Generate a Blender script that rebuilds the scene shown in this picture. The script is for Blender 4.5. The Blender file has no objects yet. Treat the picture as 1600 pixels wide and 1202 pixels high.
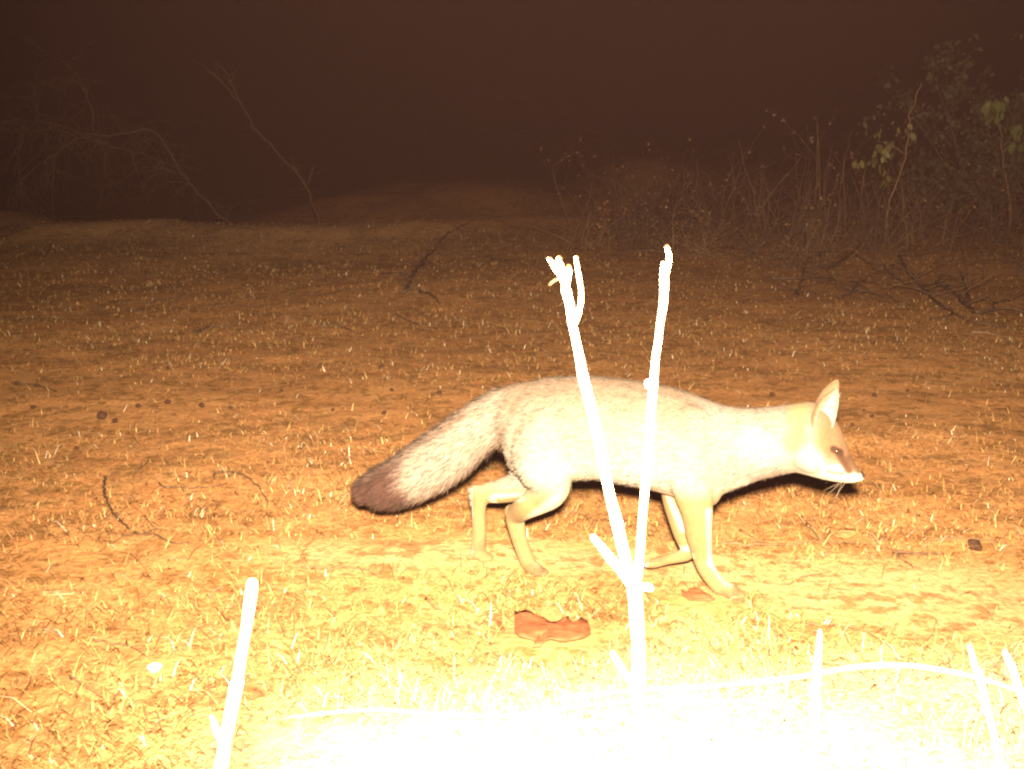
import bpy, bmesh, math, random
import numpy as np
from mathutils import Vector, Matrix
from mathutils.bvhtree import BVHTree

random.seed(7)
rng = np.random.default_rng(11)
S = bpy.context.scene
COL = S.collection
R = math.radians

# ------------------------------------------------------------------ camera
CAM_H, PITCH, FPX = 0.71, R(12.56), 1800.0
cd = bpy.data.cameras.new('camera')
cd.sensor_width = 36.0
cd.lens = FPX / 1600.0 * 36.0
cd.clip_start, cd.clip_end = 0.02, 400.0
cd.dof.use_dof = True
cd.dof.focus_distance = 2.3
cd.dof.aperture_fstop = 48.0
cam = bpy.data.objects.new('camera', cd)
cam.location = (0, 0, CAM_H)
cam.rotation_euler = (R(90) - PITCH, 0, 0)
COL.objects.link(cam)
S.camera = cam

# ------------------------------------------------------------------ world: night sky, sun far below the horizon
w = bpy.data.worlds.new('World')
S.world = w
w.use_nodes = True
nt = w.node_tree
bg = nt.nodes['Background']
sky = nt.nodes.new('ShaderNodeTexSky')
sky.sky_type = 'NISHITA'
sky.sun_disc = False
sky.sun_elevation = R(-12)
sky.sun_rotation = R(200)
nt.links.new(sky.outputs[0], bg.inputs['Color'])
bg.inputs['Strength'].default_value = 0.05

# ------------------------------------------------------------------ the flash that fired beside the lens
fl = bpy.data.lights.new('flash', 'SPOT')
fl.energy = 2350.0
fl.color = (1.0, 0.85, 0.62)
fl.spot_size = R(88)
fl.spot_blend = 1.0
fl.shadow_soft_size = 0.032
fo = bpy.data.objects.new('flash', fl)
fo.location = (0.008, 0.0, CAM_H + 0.088)
aim = Vector((0.09, 2.0, -0.34)).normalized()
fo.rotation_euler = aim.to_track_quat('-Z', 'Y').to_euler()
COL.objects.link(fo)

S.view_settings.view_transform = 'Standard'
S.view_settings.look = 'None'
S.view_settings.exposure = 0.0
S.view_settings.gamma = 1.0
S.cycles.max_bounces = 6
S.cycles.diffuse_bounces = 2
S.cycles.volume_bounces = 0
S.cycles.use_denoising = True
S.cycles.filter_width = 2.3

# ------------------------------------------------------------------ helpers: pixels of the 1600x1202 photo to rays
CS, SN = math.cos(PITCH), math.sin(PITCH)


def ray(px, py):
    a, b = (px - 800.0) / FPX, (601.0 - py) / FPX
    return np.array([a, CS + b * SN, -SN + b * CS])


def at(px, py, Y):
    r = ray(px, py)
    return np.array([0, 0, CAM_H]) + r * (Y / r[1])


def proj(p):
    p = np.asarray(p, float)
    d = p - np.array([0, 0, CAM_H])
    z = d[..., 1] * CS - d[..., 2] * SN
    yy = d[..., 1] * SN + d[..., 2] * CS
    return 800 + FPX * d[..., 0] / z, 601 - FPX * yy / z


# ------------------------------------------------------------------ noise and terrain
_perm = np.random.default_rng(3).random(65536)


def vnoise(x, y, s=0):
    x = np.asarray(x, float); y = np.asarray(y, float)
    xi, yi = np.floor(x).astype(np.int64), np.floor(y).astype(np.int64)
    fx, fy = x - xi, y - yi
    fx = fx * fx * (3 - 2 * fx); fy = fy * fy * (3 - 2 * fy)
    def h(i, j):
        return _perm[(i * 7919 + j * 104729 + s * 3571 + (i * j) % 977) & 65535]
    return (h(xi, yi) * (1 - fx) + h(xi + 1, yi) * fx) * (1 - fy) + (h(xi, yi + 1) * (1 - fx) + h(xi + 1, yi + 1) * fx) * fy


def fbm(x, y, s=0, o=4):
    t, a, n = 0, 0.5, 0
    for k in range(o):
        t = t + a * vnoise(np.asarray(x) * 2 ** k + 17.3 * k, np.asarray(y) * 2 ** k + 5.1 * k, s + k); n += a; a *= 0.5
    return t / n


def sstep(a, b, x):
    t = np.clip((x - a) / (b - a), 0, 1)
    return t * t * (3 - 2 * t)


def path_mask(x, y):
    """pale trodden strip the fox walks on, and the bare orange strip behind it"""
    yc = 1.85 - 0.20 * sstep(0.0, 0.75, x) - 0.1 * np.maximum(x - 0.7, 0)
    m1 = np.exp(-((y - yc) / (0.075 + 0.085 * sstep(0.1, 0.7, x))) ** 2) * sstep(-0.55, -0.25, x) * np.clip(0.55 + 0.9 * fbm(x * 4, y * 4, 23), 0, 1)
    y2 = 2.95 + 0.12 * np.sin(1.3 * x + 1) - 0.05 * x
    m2 = np.exp(-((y - y2) / 0.33) ** 2) * 0.85
    y3 = 5.1 + 0.2 * np.sin(x * 0.9)
    m3 = np.exp(-((y - y3) / 0.5) ** 2) * 0.6 * sstep(0.3, 1.2, x)
    return m1, m2, m3


def bare(x, y):
    m1, m2, m3 = path_mask(x, y)
    return np.clip(np.maximum(np.maximum(m1 * 1.2, m2), m3) + 0.55 * (fbm(x * 2.3, y * 3.1, 21) - 0.5), 0, 1)


def ground_z(x, y):
    x = np.asarray(x, float); y = np.asarray(y, float)
    m1, m2, m3 = path_mask(x, y)
    rough = 1 - 0.75 * np.clip(m1, 0, 1)
    near = np.clip((y - 1.0) / 0.8, 0.5, 1.0)
    z = 0.018 * (fbm(x * 3, y * 3, 1) - 0.5) * rough + 0.009 * (fbm(x * 14, y * 14, 5, 3) - 0.5) * rough
    z = z + 0.07 * (fbm(x * 0.55, y * 0.55, 9, 3) - 0.5) * sstep(2.6, 4.5, y)
    # the sandy bank ends at the left and drops
    edge = 8.4 + 1.1 * sstep(-3.0, -4.3, x) - 0.45 * np.exp(-((x + 1.2) / 0.8) ** 2) + 0.8 * sstep(-0.8, 0.4, x) + 0.9 * (fbm(x * 1.3, 0 * x, 33) - 0.5) + 0.25 * (fbm(x * 7, 0 * x, 34) - 0.5)
    z = z + 0.07 * np.exp(-((y - edge + 0.45) / 0.45) ** 2) * sstep(2.2, -0.5, x)
    z = z - 0.75 * sstep(edge, edge + 0.7, y) * sstep(2.0, 0.6, x)
    # the mound beyond it
    mx, my = (x + 0.7) / 3.0, (y - 17.0) / 2.6
    z = z + (0.67 + 0.3 * (fbm(x * 1.2, y * 1.2, 41) - 0.5)) * np.exp(-(mx * mx) ** 1.3 - (my * my) ** 1.6)
    z = z + 0.6 * (fbm(x * 0.09, y * 0.09, 51, 3) - 0.5) * sstep(14, 40, y)
    return z


def gpoint(px, py, lift=0.0):
    """where the line of sight through a pixel meets the ground"""
    r = ray(px, py); o = np.array([0, 0, CAM_H])
    t, step = 0.2, 0.02
    while t < 40:
        p = o + r * t
        if p[2] < float(ground_z(p[0], p[1])):
            lo, hi = t - step, t
            for _ in range(18):
                m = (lo + hi) / 2; p = o + r * m
                if p[2] < float(ground_z(p[0], p[1])): hi = m
                else: lo = m
            break
        t += step
    return p + np.array([0, 0, lift])


# ------------------------------------------------------------------ object helpers
def tag(o, label=None, cat=None, group=None, kind=None):
    if label: o['label'] = label
    if cat: o['category'] = cat
    if group: o['group'] = group
    if kind: o['kind'] = kind
    return o


def empty(name, loc=(0, 0, 0), rz=0.0):
    o = bpy.data.objects.new(name, None)
    o.empty_display_size = 0.05
    o.location = [float(v) for v in loc]; o.rotation_euler = (0, 0, rz)
    COL.objects.link(o)
    return o


def mesh_obj(name, V, F, mat, parent=None, smooth=True, loc=None, cols=None, mats=None, matidx=None):
    """F: list of faces, or an (n,3) / (n,4) array"""
    me = bpy.data.meshes.new(name)
    V = np.asarray(V, np.float32)
    if isinstance(F, np.ndarray):
        n, k = F.shape
        me.vertices.add(len(V)); me.vertices.foreach_set('co', V.ravel())
        me.loops.add(n * k); me.loops.foreach_set('vertex_index', F.astype(np.int32).ravel())
        me.polygons.add(n)
        me.polygons.foreach_set('loop_start', np.arange(0, n * k, k, dtype=np.int32))
        me.polygons.foreach_set('loop_total', np.full(n, k, np.int32))
        me.update(calc_edges=True)
    else:
        me.from_pydata([tuple(v) for v in V], [], [tuple(f) for f in F])
    if cols is not None:
        a = me.color_attributes.new('col', 'FLOAT_COLOR', 'POINT')
        c = np.ones((len(V), 4), np.float32); c[:, :3] = cols
        a.data.foreach_set('color', c.ravel())
    for m in (mats or [mat]):
        me.materials.append(m)
    if matidx is not None:
        me.polygons.foreach_set('material_index', np.asarray(matidx, np.int32))
    if smooth:
        me.polygons.foreach_set('use_smooth', np.ones(len(me.polygons), bool))
    me.validate()
    o = bpy.data.objects.new(name, me)
    COL.objects.link(o)
    if parent is not None: o.parent = parent
    if loc is not None: o.location = [float(v) for v in loc]
    return o


class MB:
    def __init__(s): s.V, s.F, s.C = [], [], []

    def add(s, V, F, c=None):
        b = len(s.V)
        s.V += [tuple(map(float, v)) for v in V]
        s.F += [tuple(i + b for i in f) for f in F]
        s.C += [c if c is not None else (1, 1, 1)] * len(V)

    def tube(s, pts, rad, n=7, c=None, cap=True):
        pts = [np.asarray(p, float) for p in pts]
        if not hasattr(rad, '__len__'): rad = [rad] * len(pts)
        V, F = [], []
        u = None
        for i, p in enumerate(pts):
            t = pts[min(i + 1, len(pts) - 1)] - pts[max(i - 1, 0)]
            t = t / (np.linalg.norm(t) + 1e-9)
            if u is None:
                a = np.array([0, 0, 1.0]) if abs(t[2]) < 0.8 else np.array([1.0, 0, 0])
                u = np.cross(t, a)
            u = u - t * u.dot(t); u /= np.linalg.norm(u) + 1e-9
            v = np.cross(t, u)
            for k in range(n):
                an = 2 * math.pi * k / n
                V.append(p + rad[i] * (u * math.cos(an) + v * math.sin(an)))
        for i in range(len(pts) - 1):
            for k in range(n):
                F.append((i * n + k, i * n + (k + 1) % n, (i + 1) * n + (k + 1) % n, (i + 1) * n + k))
        if cap:
            F.append(tuple(range(n))[::-1]); F.append(tuple(range((len(pts) - 1) * n, len(pts) * n)))
        s.add(V, F, c)

    def build(s, name, mat, parent=None, loc=None, smooth=True, use_col=False):
        V = np.array(s.V)
        if loc is not None: V = V - np.asarray(loc)
        return mesh_obj(name, V, s.F, mat, parent, smooth, loc, np.array(s.C) if use_col else None)


def refine(pts, rads, seg=0.01, wob=0.0, seed=0):
    """Catmull-Rom through the points, with a little natural wobble"""
    rg = np.random.default_rng(seed)
    P = [np.asarray(p, float) for p in pts]
    out, ro = [], []
    for i in range(len(P) - 1):
        p0, p1, p2, p3 = P[max(i - 1, 0)], P[i], P[i + 1], P[min(i + 2, len(P) - 1)]
        n = max(2, int(np.linalg.norm(p2 - p1) / seg))
        for k in range(n):
            t = k / n
            q = 0.5 * ((2 * p1) + (-p0 + p2) * t + (2 * p0 - 5 * p1 + 4 * p2 - p3) * t * t + (-p0 + 3 * p1 - 3 * p2 + p3) * t ** 3)
            out.append(q + rg.normal(0, wob, 3)); ro.append((rads[i] * (1 - t) + rads[i + 1] * t) * (1 + rg.normal(0, 0.06)))
    out.append(P[-1]); ro.append(rads[-1])
    return out, ro


# ------------------------------------------------------------------ materials
def new_mat(name, rough=0.9, spec=0.15):
    m = bpy.data.materials.new(name); m.use_nodes = True
    b = m.node_tree.nodes['Principled BSDF']
    b.inputs['Roughness'].default_value = rough
    b.inputs['Specular IOR Level'].default_value = spec
    return m, m.node_tree, b


def mat_noise(name, c1, c2, scale=40, rough=0.9, spec=0.15, bump=0.0, stretch=(1, 1, 1)):
    m, t, b = new_mat(name, rough, spec)
    tc = t.nodes.new('ShaderNodeTexCoord'); mp = t.nodes.new('ShaderNodeMapping')
    mp.inputs['Scale'].default_value = stretch
    no = t.nodes.new('ShaderNodeTexNoise'); no.inputs['Scale'].default_value = scale; no.inputs['Detail'].default_value = 6
    cr = t.nodes.new('ShaderNodeValToRGB')
    cr.color_ramp.elements[0].position = 0.3; cr.color_ramp.elements[1].position = 0.7
    cr.color_ramp.elements[0].color = (*c1, 1); cr.color_ramp.elements[1].color = (*c2, 1)
    t.links.new(tc.outputs['Object'], mp.inputs[0]); t.links.new(mp.outputs[0], no.inputs['Vector'])
    t.links.new(no.outputs['Fac'], cr.inputs[0]); t.links.new(cr.outputs[0], b.inputs['Base Color'])
    if bump:
        bm = t.nodes.new('ShaderNodeBump'); bm.inputs['Strength'].default_value = bump; bm.inputs['Distance'].default_value = 0.004
        t.links.new(no.outputs['Fac'], bm.inputs['Height']); t.links.new(bm.outputs[0], b.inputs['Normal'])
    return m


def mat_attr(name, rough=0.9, spec=0.1, noise=0.0, scale=200):
    m, t, b = new_mat(name, rough, spec)
    a = t.nodes.new('ShaderNodeAttribute'); a.attribute_name = 'col'
    if noise:
        tc = t.nodes.new('ShaderNodeTexCoord')
        no = t.nodes.new('ShaderNodeTexNoise'); no.inputs['Scale'].default_value = scale; no.inputs['Detail'].default_value = 4
        mr = t.nodes.new('ShaderNodeMapRange'); mr.inputs['From Min'].default_value = 0.3; mr.inputs['From Max'].default_value = 0.7
        mr.inputs['To Min'].default_value = 1 - noise; mr.inputs['To Max'].default_value = 1 + noise * 0.6
        mx = t.nodes.new('ShaderNodeVectorMath'); mx.operation = 'SCALE'
        t.links.new(tc.outputs['Object'], no.inputs['Vector']); t.links.new(no.outputs['Fac'], mr.inputs[0])
        t.links.new(a.outputs['Color'], mx.inputs[0]); t.links.new(mr.outputs[0], mx.inputs['Scale'])
        t.links.new(mx.outputs[0], b.inputs['Base Color'])
    else:
        t.links.new(a.outputs['Color'], b.inputs['Base Color'])
    return m


M_bark = mat_noise('dry_bark', (0.085, 0.044, 0.020), (0.16, 0.092, 0.045), 60, bump=0.5, stretch=(1, 1, 0.25))
M_darkbark = mat_noise('dark_bark', (0.045, 0.025, 0.014), (0.10, 0.055, 0.03), 80, bump=0.4)
M_greybark = mat_noise('grey_bark', (0.038, 0.021, 0.012), (0.080, 0.045, 0.027), 50, bump=0.4)
M_stem = mat_noise('peeled_stem', (0.42, 0.31, 0.18), (0.62, 0.50, 0.34), 60, bump=0.4, stretch=(1, 1, 0.2))
M_stemtip = mat_noise('broken_stem_end', (0.016, 0.006, 0.0015), (0.045, 0.018, 0.004), 120)
M_leafbrown = mat_noise('dead_leaf', (0.14, 0.042, 0.016), (0.24, 0.080, 0.034), 70, rough=0.7, bump=0.5)
M_dropping = mat_noise('dropping', (0.026, 0.011, 0.006), (0.055, 0.023, 0.011), 200, bump=0.6)
M_grass = mat_attr('dry_grass', 0.75, 0.2)
M_leafattr = mat_attr('leaf', 0.6, 0.25)


def ground_material():
    m, t, b = new_mat('sandy_soil', 0.95, 0.05)
    N, L = t.nodes, t.links
    tc = N.new('ShaderNodeTexCoord')
    def noise(scale, det=8, rough=0.6):
        n = N.new('ShaderNodeTexNoise'); n.inputs['Scale'].default_value = scale
        n.inputs['Detail'].default_value = det; n.inputs['Roughness'].default_value = rough
        L.new(tc.outputs['Object'], n.inputs['Vector']); return n
    def ramp(src, p0, c0, p1, c1):
        r = N.new('ShaderNodeValToRGB'); e = r.color_ramp.elements
        e[0].position, e[0].color, e[1].position, e[1].color = p0, (*c0, 1), p1, (*c1, 1)
        L.new(src, r.inputs[0]); return r
    def mix(fac, a, c):
        x = N.new('ShaderNodeMix'); x.data_type = 'RGBA'
        L.new(fac, x.inputs['Factor']); L.new(a, x.inputs['A']); L.new(c, x.inputs['B']); return x
    n1, n2, n3, n4 = noise(2.2), noise(13), noise(90, 6), noise(38, 5, 0.7)
    base = ramp(n1.outputs['Fac'], 0.35, (0.333, 0.131, 0.045), 0.65, (0.470, 0.208, 0.073))
    dust = ramp(n2.outputs['Fac'], 0.3, (0.372, 0.154, 0.050), 0.7, (0.510, 0.266, 0.108))
    c = mix(n2.outputs['Fac'], base.outputs[0], dust.outputs[0])
    at_ = N.new('ShaderNodeAttribute'); at_.attribute_name = 'path'  # trodden path, plus painted glare near the camera and far-bank brightening
    pale = ramp(n2.outputs['Fac'], 0.3, (0.41, 0.215, 0.085), 0.7, (0.50, 0.305, 0.145))
    c = mix(at_.outputs['Fac'], c.outputs['Result'], pale.outputs[0])
    n5, n6 = noise(6.5, 9, 0.7), noise(26, 6, 0.65)
    mm0 = N.new('ShaderNodeMath'); mm0.operation = 'MULTIPLY'; L.new(n5.outputs['Fac'], mm0.inputs[0]); L.new(n6.outputs['Fac'], mm0.inputs[1])
    mot = ramp(mm0.outputs[0], 0.24, (0, 0, 0), 0.33, (0.78, 0.78, 0.78))
    ol = N.new('ShaderNodeRGB'); ol.outputs[0].default_value = (0.17, 0.075, 0.022, 1)
    c = mix(mot.outputs[0], c.outputs['Result'], ol.outputs[0])
    ab = N.new('ShaderNodeAttribute'); ab.attribute_name = 'overexposed'  # flash overexposure painted into the soil colour
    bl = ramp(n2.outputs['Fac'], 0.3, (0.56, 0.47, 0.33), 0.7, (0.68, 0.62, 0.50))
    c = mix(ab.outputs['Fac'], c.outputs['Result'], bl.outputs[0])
    spot = ramp(n4.outputs['Fac'], 0.60, (0, 0, 0), 0.70, (1, 1, 1))
    dk = N.new('ShaderNodeRGB'); dk.outputs[0].default_value = (0.12, 0.05, 0.02, 1)
    mul = N.new('ShaderNodeMath'); mul.operation = 'MULTIPLY'; mul.inputs[1].default_value = 0.75
    L.new(spot.outputs[0], mul.inputs[0])
    c = mix(mul.outputs[0], c.outputs['Result'], dk.outputs[0])
    gr = ramp(n3.outputs['Fac'], 0.3, (0.72, 0.72, 0.72), 0.7, (1.22, 1.22, 1.22))
    mm = N.new('ShaderNodeMix'); mm.data_type = 'RGBA'; mm.blend_type = 'MULTIPLY'; mm.inputs['Factor'].default_value = 1
    L.new(c.outputs['Result'], mm.inputs['A']); L.new(gr.outputs[0], mm.inputs['B'])
    L.new(mm.outputs['Result'], b.inputs['Base Color'])
    ad = N.new('ShaderNodeMath'); ad.operation = 'ADD'
    L.new(n3.outputs['Fac'], ad.inputs[0]); L.new(n4.outputs['Fac'], ad.inputs[1])
    bp = N.new('ShaderNodeBump'); bp.inputs['Strength'].default_value = 0.55; bp.inputs['Distance'].default_value = 0.006
    L.new(ad.outputs[0], bp.inputs['Height']); L.new(bp.outputs[0], b.inputs['Normal'])
    return m


# ------------------------------------------------------------------ ground sheet
def build_ground():
    def axis(lo, hi, c, fine, n):
        a0, a1 = np.arcsinh((lo - c) / fine), np.arcsinh((hi - c) / fine)
        return c + fine * np.sinh(np.linspace(a0, a1, n))
    xs = axis(-120, 120, 0.1, 0.9, 560)
    ys = axis(-40, 260, 1.9, 0.9, 620)
    X, Y = np.meshgrid(xs, ys)
    Z = ground_z(X, Y)
    V = np.stack([X, Y, Z], -1).reshape(-1, 3)
    nx, ny = len(xs), len(ys)
    i = np.arange(nx * ny).reshape(ny, nx)
    F = np.stack([i[:-1, :-1], i[:-1, 1:], i[1:, 1:], i[1:, :-1]], -1).reshape(-1, 4)
    o = mesh_obj('ground', V, F, ground_material())
    m1, m2, m3 = path_mask(X, Y)
    pm = np.clip(m1 * 1.1 + 0.35 * (fbm(X * 6, Y * 9, 61) - 0.5), 0, 1) * np.clip(m1 * 3, 0, 1)
    near_glare = sstep(1.7, 1.1, Y) * sstep(-0.75, 0.0, X)  # near soil paled to paint in the flash glare
    pm = np.maximum(pm, near_glare * np.clip(0.55 + 1.0 * fbm(X * 9, Y * 9, 63), 0, 1))
    pm = np.maximum(pm, 0.75 * sstep(5.2, 7.6, Y) * sstep(13, 10, Y) * sstep(1.6, -1.5, X))  # far left soil tinted paler to stand in for more light
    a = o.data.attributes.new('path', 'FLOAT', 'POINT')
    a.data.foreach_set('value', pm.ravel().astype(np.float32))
    bm_ = 0.85 * sstep(1.50, 0.98, Y + 0.4 * (fbm(X * 5, Y * 5, 97) - 0.5)) * sstep(-0.45, 0.0, X) * np.clip(0.5 + 1.1 * fbm(X * 14, Y * 14, 99), 0, 1)  # mask of the flash white-out painted on the nearest soil
    a = o.data.attributes.new('overexposed', 'FLOAT', 'POINT')
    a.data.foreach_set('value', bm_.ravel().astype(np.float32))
    tag(o, 'orange sandy bare soil of the clearing', 'ground', kind='structure')
    return o


build_ground()

# ------------------------------------------------------------------ the fox
YAW = R(17.0)
EU = np.array([math.cos(YAW), -math.sin(YAW), 0.0])
EW = np.array([math.sin(YAW), math.cos(YAW), 0.0])
O_F = np.array([0.19, 1.725, 0.0])


def uv(px, py, wv=0.0):
    """pixel on the upright plane through the fox, wv metres beyond its middle -> fox-local (forward, away, up)"""
    r = ray(px, py); o = np.array([0, 0, CAM_H])
    t = (wv - (o - O_F).dot(EW)) / r.dot(EW)
    p = o + r * t - O_F
    return np.array([p.dot(EU), wv, p[2]])


def loc2world(p):
    p = np.asarray(p)
    return O_F + p[..., 0:1] * EU + p[..., 1:2] * EW + p[..., 2:3] * np.array([0, 0, 1.0])


PXM = 1.81 / FPX  # metres a pixel spans at the fox


def loft(mb, cs, ra, rb, n=22, upright=False):
    """closed tube: centres cs, radii ra across the path in the side view, rb sideways; rounded ends"""
    cs = [np.asarray(c, float) for c in cs]
    if upright: cs = list(cs)
    d0 = cs[0] - cs[1]; d1_ = cs[-1] - cs[-2]
    d0 /= np.linalg.norm(d0); d1 = cs[-1] - cs[-2]; d1 /= np.linalg.norm(d1)
    C, A, B = [], [], []
    for k in (0.12, 0.45, 0.75, 0.94):
        h = math.sqrt(1 - k * k); C.append(cs[0] + d0 * min(ra[0], rb[0]) * h); A.append(ra[0] * k); B.append(rb[0] * k)
    C += cs; A += list(ra); B += list(rb)
    for k in (0.94, 0.75, 0.45, 0.12):
        h = math.sqrt(1 - k * k); C.append(cs[-1] + d1 * min(ra[-1], rb[-1]) * h); A.append(ra[-1] * k); B.append(rb[-1] * k)
    V, F = [], []
    for i, c in enumerate(C):
        t = C[min(i + 1, len(C) - 1)] - C[max(i - 1, 0)]; t /= np.linalg.norm(t)
        lat = np.array([0, 1.0, 0]); lat = lat - t * lat.dot(t); lat /= np.linalg.norm(lat)
        nn = np.array([0, 0, 1.0]) if upright else np.cross(t, lat)
        if upright: lat = np.array([0, 1.0, 0])
        for k in range(n):
            an = 2 * math.pi * k / n
            V.append(c + A[i] * nn * math.sin(an) + B[i] * lat * math.cos(an))
    for i in range(len(C) - 1):
        for k in range(n):
            F.append((i * n + k, (i + 1) * n + k, (i + 1) * n + (k + 1) % n, i * n + (k + 1) % n))
    F.append(tuple(range(n))); F.append(tuple(range((len(C) - 1) * n, len(C) * n))[::-1])
    mb.add(V, F)


def spline(vals, m):
    """resample rows by Catmull-Rom, m steps per span"""
    P = np.asarray(vals, float); out = []
    for i in range(len(P) - 1):
        p0, p1, p2, p3 = P[max(i - 1, 0)], P[i], P[i + 1], P[min(i + 2, len(P) - 1)]
        for k in range(m):
            t = k / m
            out.append(0.5 * ((2 * p1) + (-p0 + p2) * t + (2 * p0 - 5 * p1 + 4 * p2 - p3) * t * t + (-p0 + 3 * p1 - 3 * p2 + p3) * t ** 3))
    out.append(P[-1]); return np.array(out)


def section_loft(mb, secs, wv=0.0, m=4):
    """secs rows: x, y top, y bottom, half width in mm; each an upright ring"""
    rows = spline(secs, m)
    C, A, B = [], [], []
    for x, yt, yb, hw in rows:
        a, b = uv(x, yt, wv), uv(x, yb, wv)
        C.append((a + b) / 2); A.append(abs(a[2] - b[2]) / 2); B.append(hw / 1000)
    loft(mb, C, A, B, 22, True)


def limb(mb, rows, m=4, flat=1.0):
    """rows: x, y, w(m), radius px"""
    rows = spline(rows, m)
    C = [uv(r[0], r[1], r[2]) for r in rows]
    A = [max(r[3], 1) * PXM for r in rows]
    loft(mb, C, A, [a * flat for a in A], 16)


def ellipsoid(mb, c, r, rot=0.0):
    bm = bmesh.new(); bmesh.ops.create_uvsphere(bm, u_segments=20, v_segments=12, radius=1)
    ca, sa = math.cos(rot), math.sin(rot)
    V = []
    for v in bm.verts:
        x, y, z = v.co.x * r[0], v.co.y * r[1], v.co.z * r[2]
        V.append((c[0] + x * ca - z * sa, c[1] + y, c[2] + x * sa + z * ca))
    bm.verts.index_update()
    F = [[v.index for v in f.verts] for f in bm.faces]
    bm.free(); mb.add(V, F)


def paw(mb, px, py, gx, gy, heading=(1, 0), size=1.0):
    """paw whose ball is at a ground pixel: pad, four toes; heading is fox-local (forward, away)"""
    g = gpoint(gx, gy) - O_F
    c = np.array([g.dot(EU), g.dot(EW), g[2]])
    h = np.array([heading[0], heading[1], 0.0]); h /= np.linalg.norm(h); s_ = np.array([-h[1], h[0], 0])
    an = 0
    for k, (f, l, rr) in enumerate(((0.0, 0.0, 0.0125), (0.011, -0.0105, 0.0062), (0.0175, -0.0037, 0.0066), (0.0175, 0.0037, 0.0066), (0.011, 0.0105, 0.0062))):
        p = c + (h * f + s_ * l) * size; rr *= size
        p[2] = c[2] + rr * 0.80 - 0.001
        e = (rr * 1.5 if k else rr * 1.25, rr * 1.0, rr * 0.92)
        bm = bmesh.new(); bmesh.ops.create_uvsphere(bm, u_segments=14, v_segments=9, radius=1)
        V = [p + h * v.co.x * e[0] + s_ * v.co.y * e[1] + np.array([0, 0, v.co.z * e[2]]) for v in bm.verts]
        bm.verts.index_update(); F = [[v.index for v in f.verts] for f in bm.faces]; bm.free()
        mb.add(V, F)
    return c


def g_w(px, py):
    g = gpoint(px, py) - O_F
    return g.dot(EW)


TAIL = [(835, 622, 0.0, 28), (805, 635, 0.0, 36), (770, 657, 0.002, 41), (735, 680, 0.004, 42), (700, 708, 0.006, 45), (668, 730, 0.008, 45), (640, 746, 0.009, 42), (614, 758, 0.010, 39), (592, 763, 0.011, 34), (576, 766, 0.011, 24)]


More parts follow.
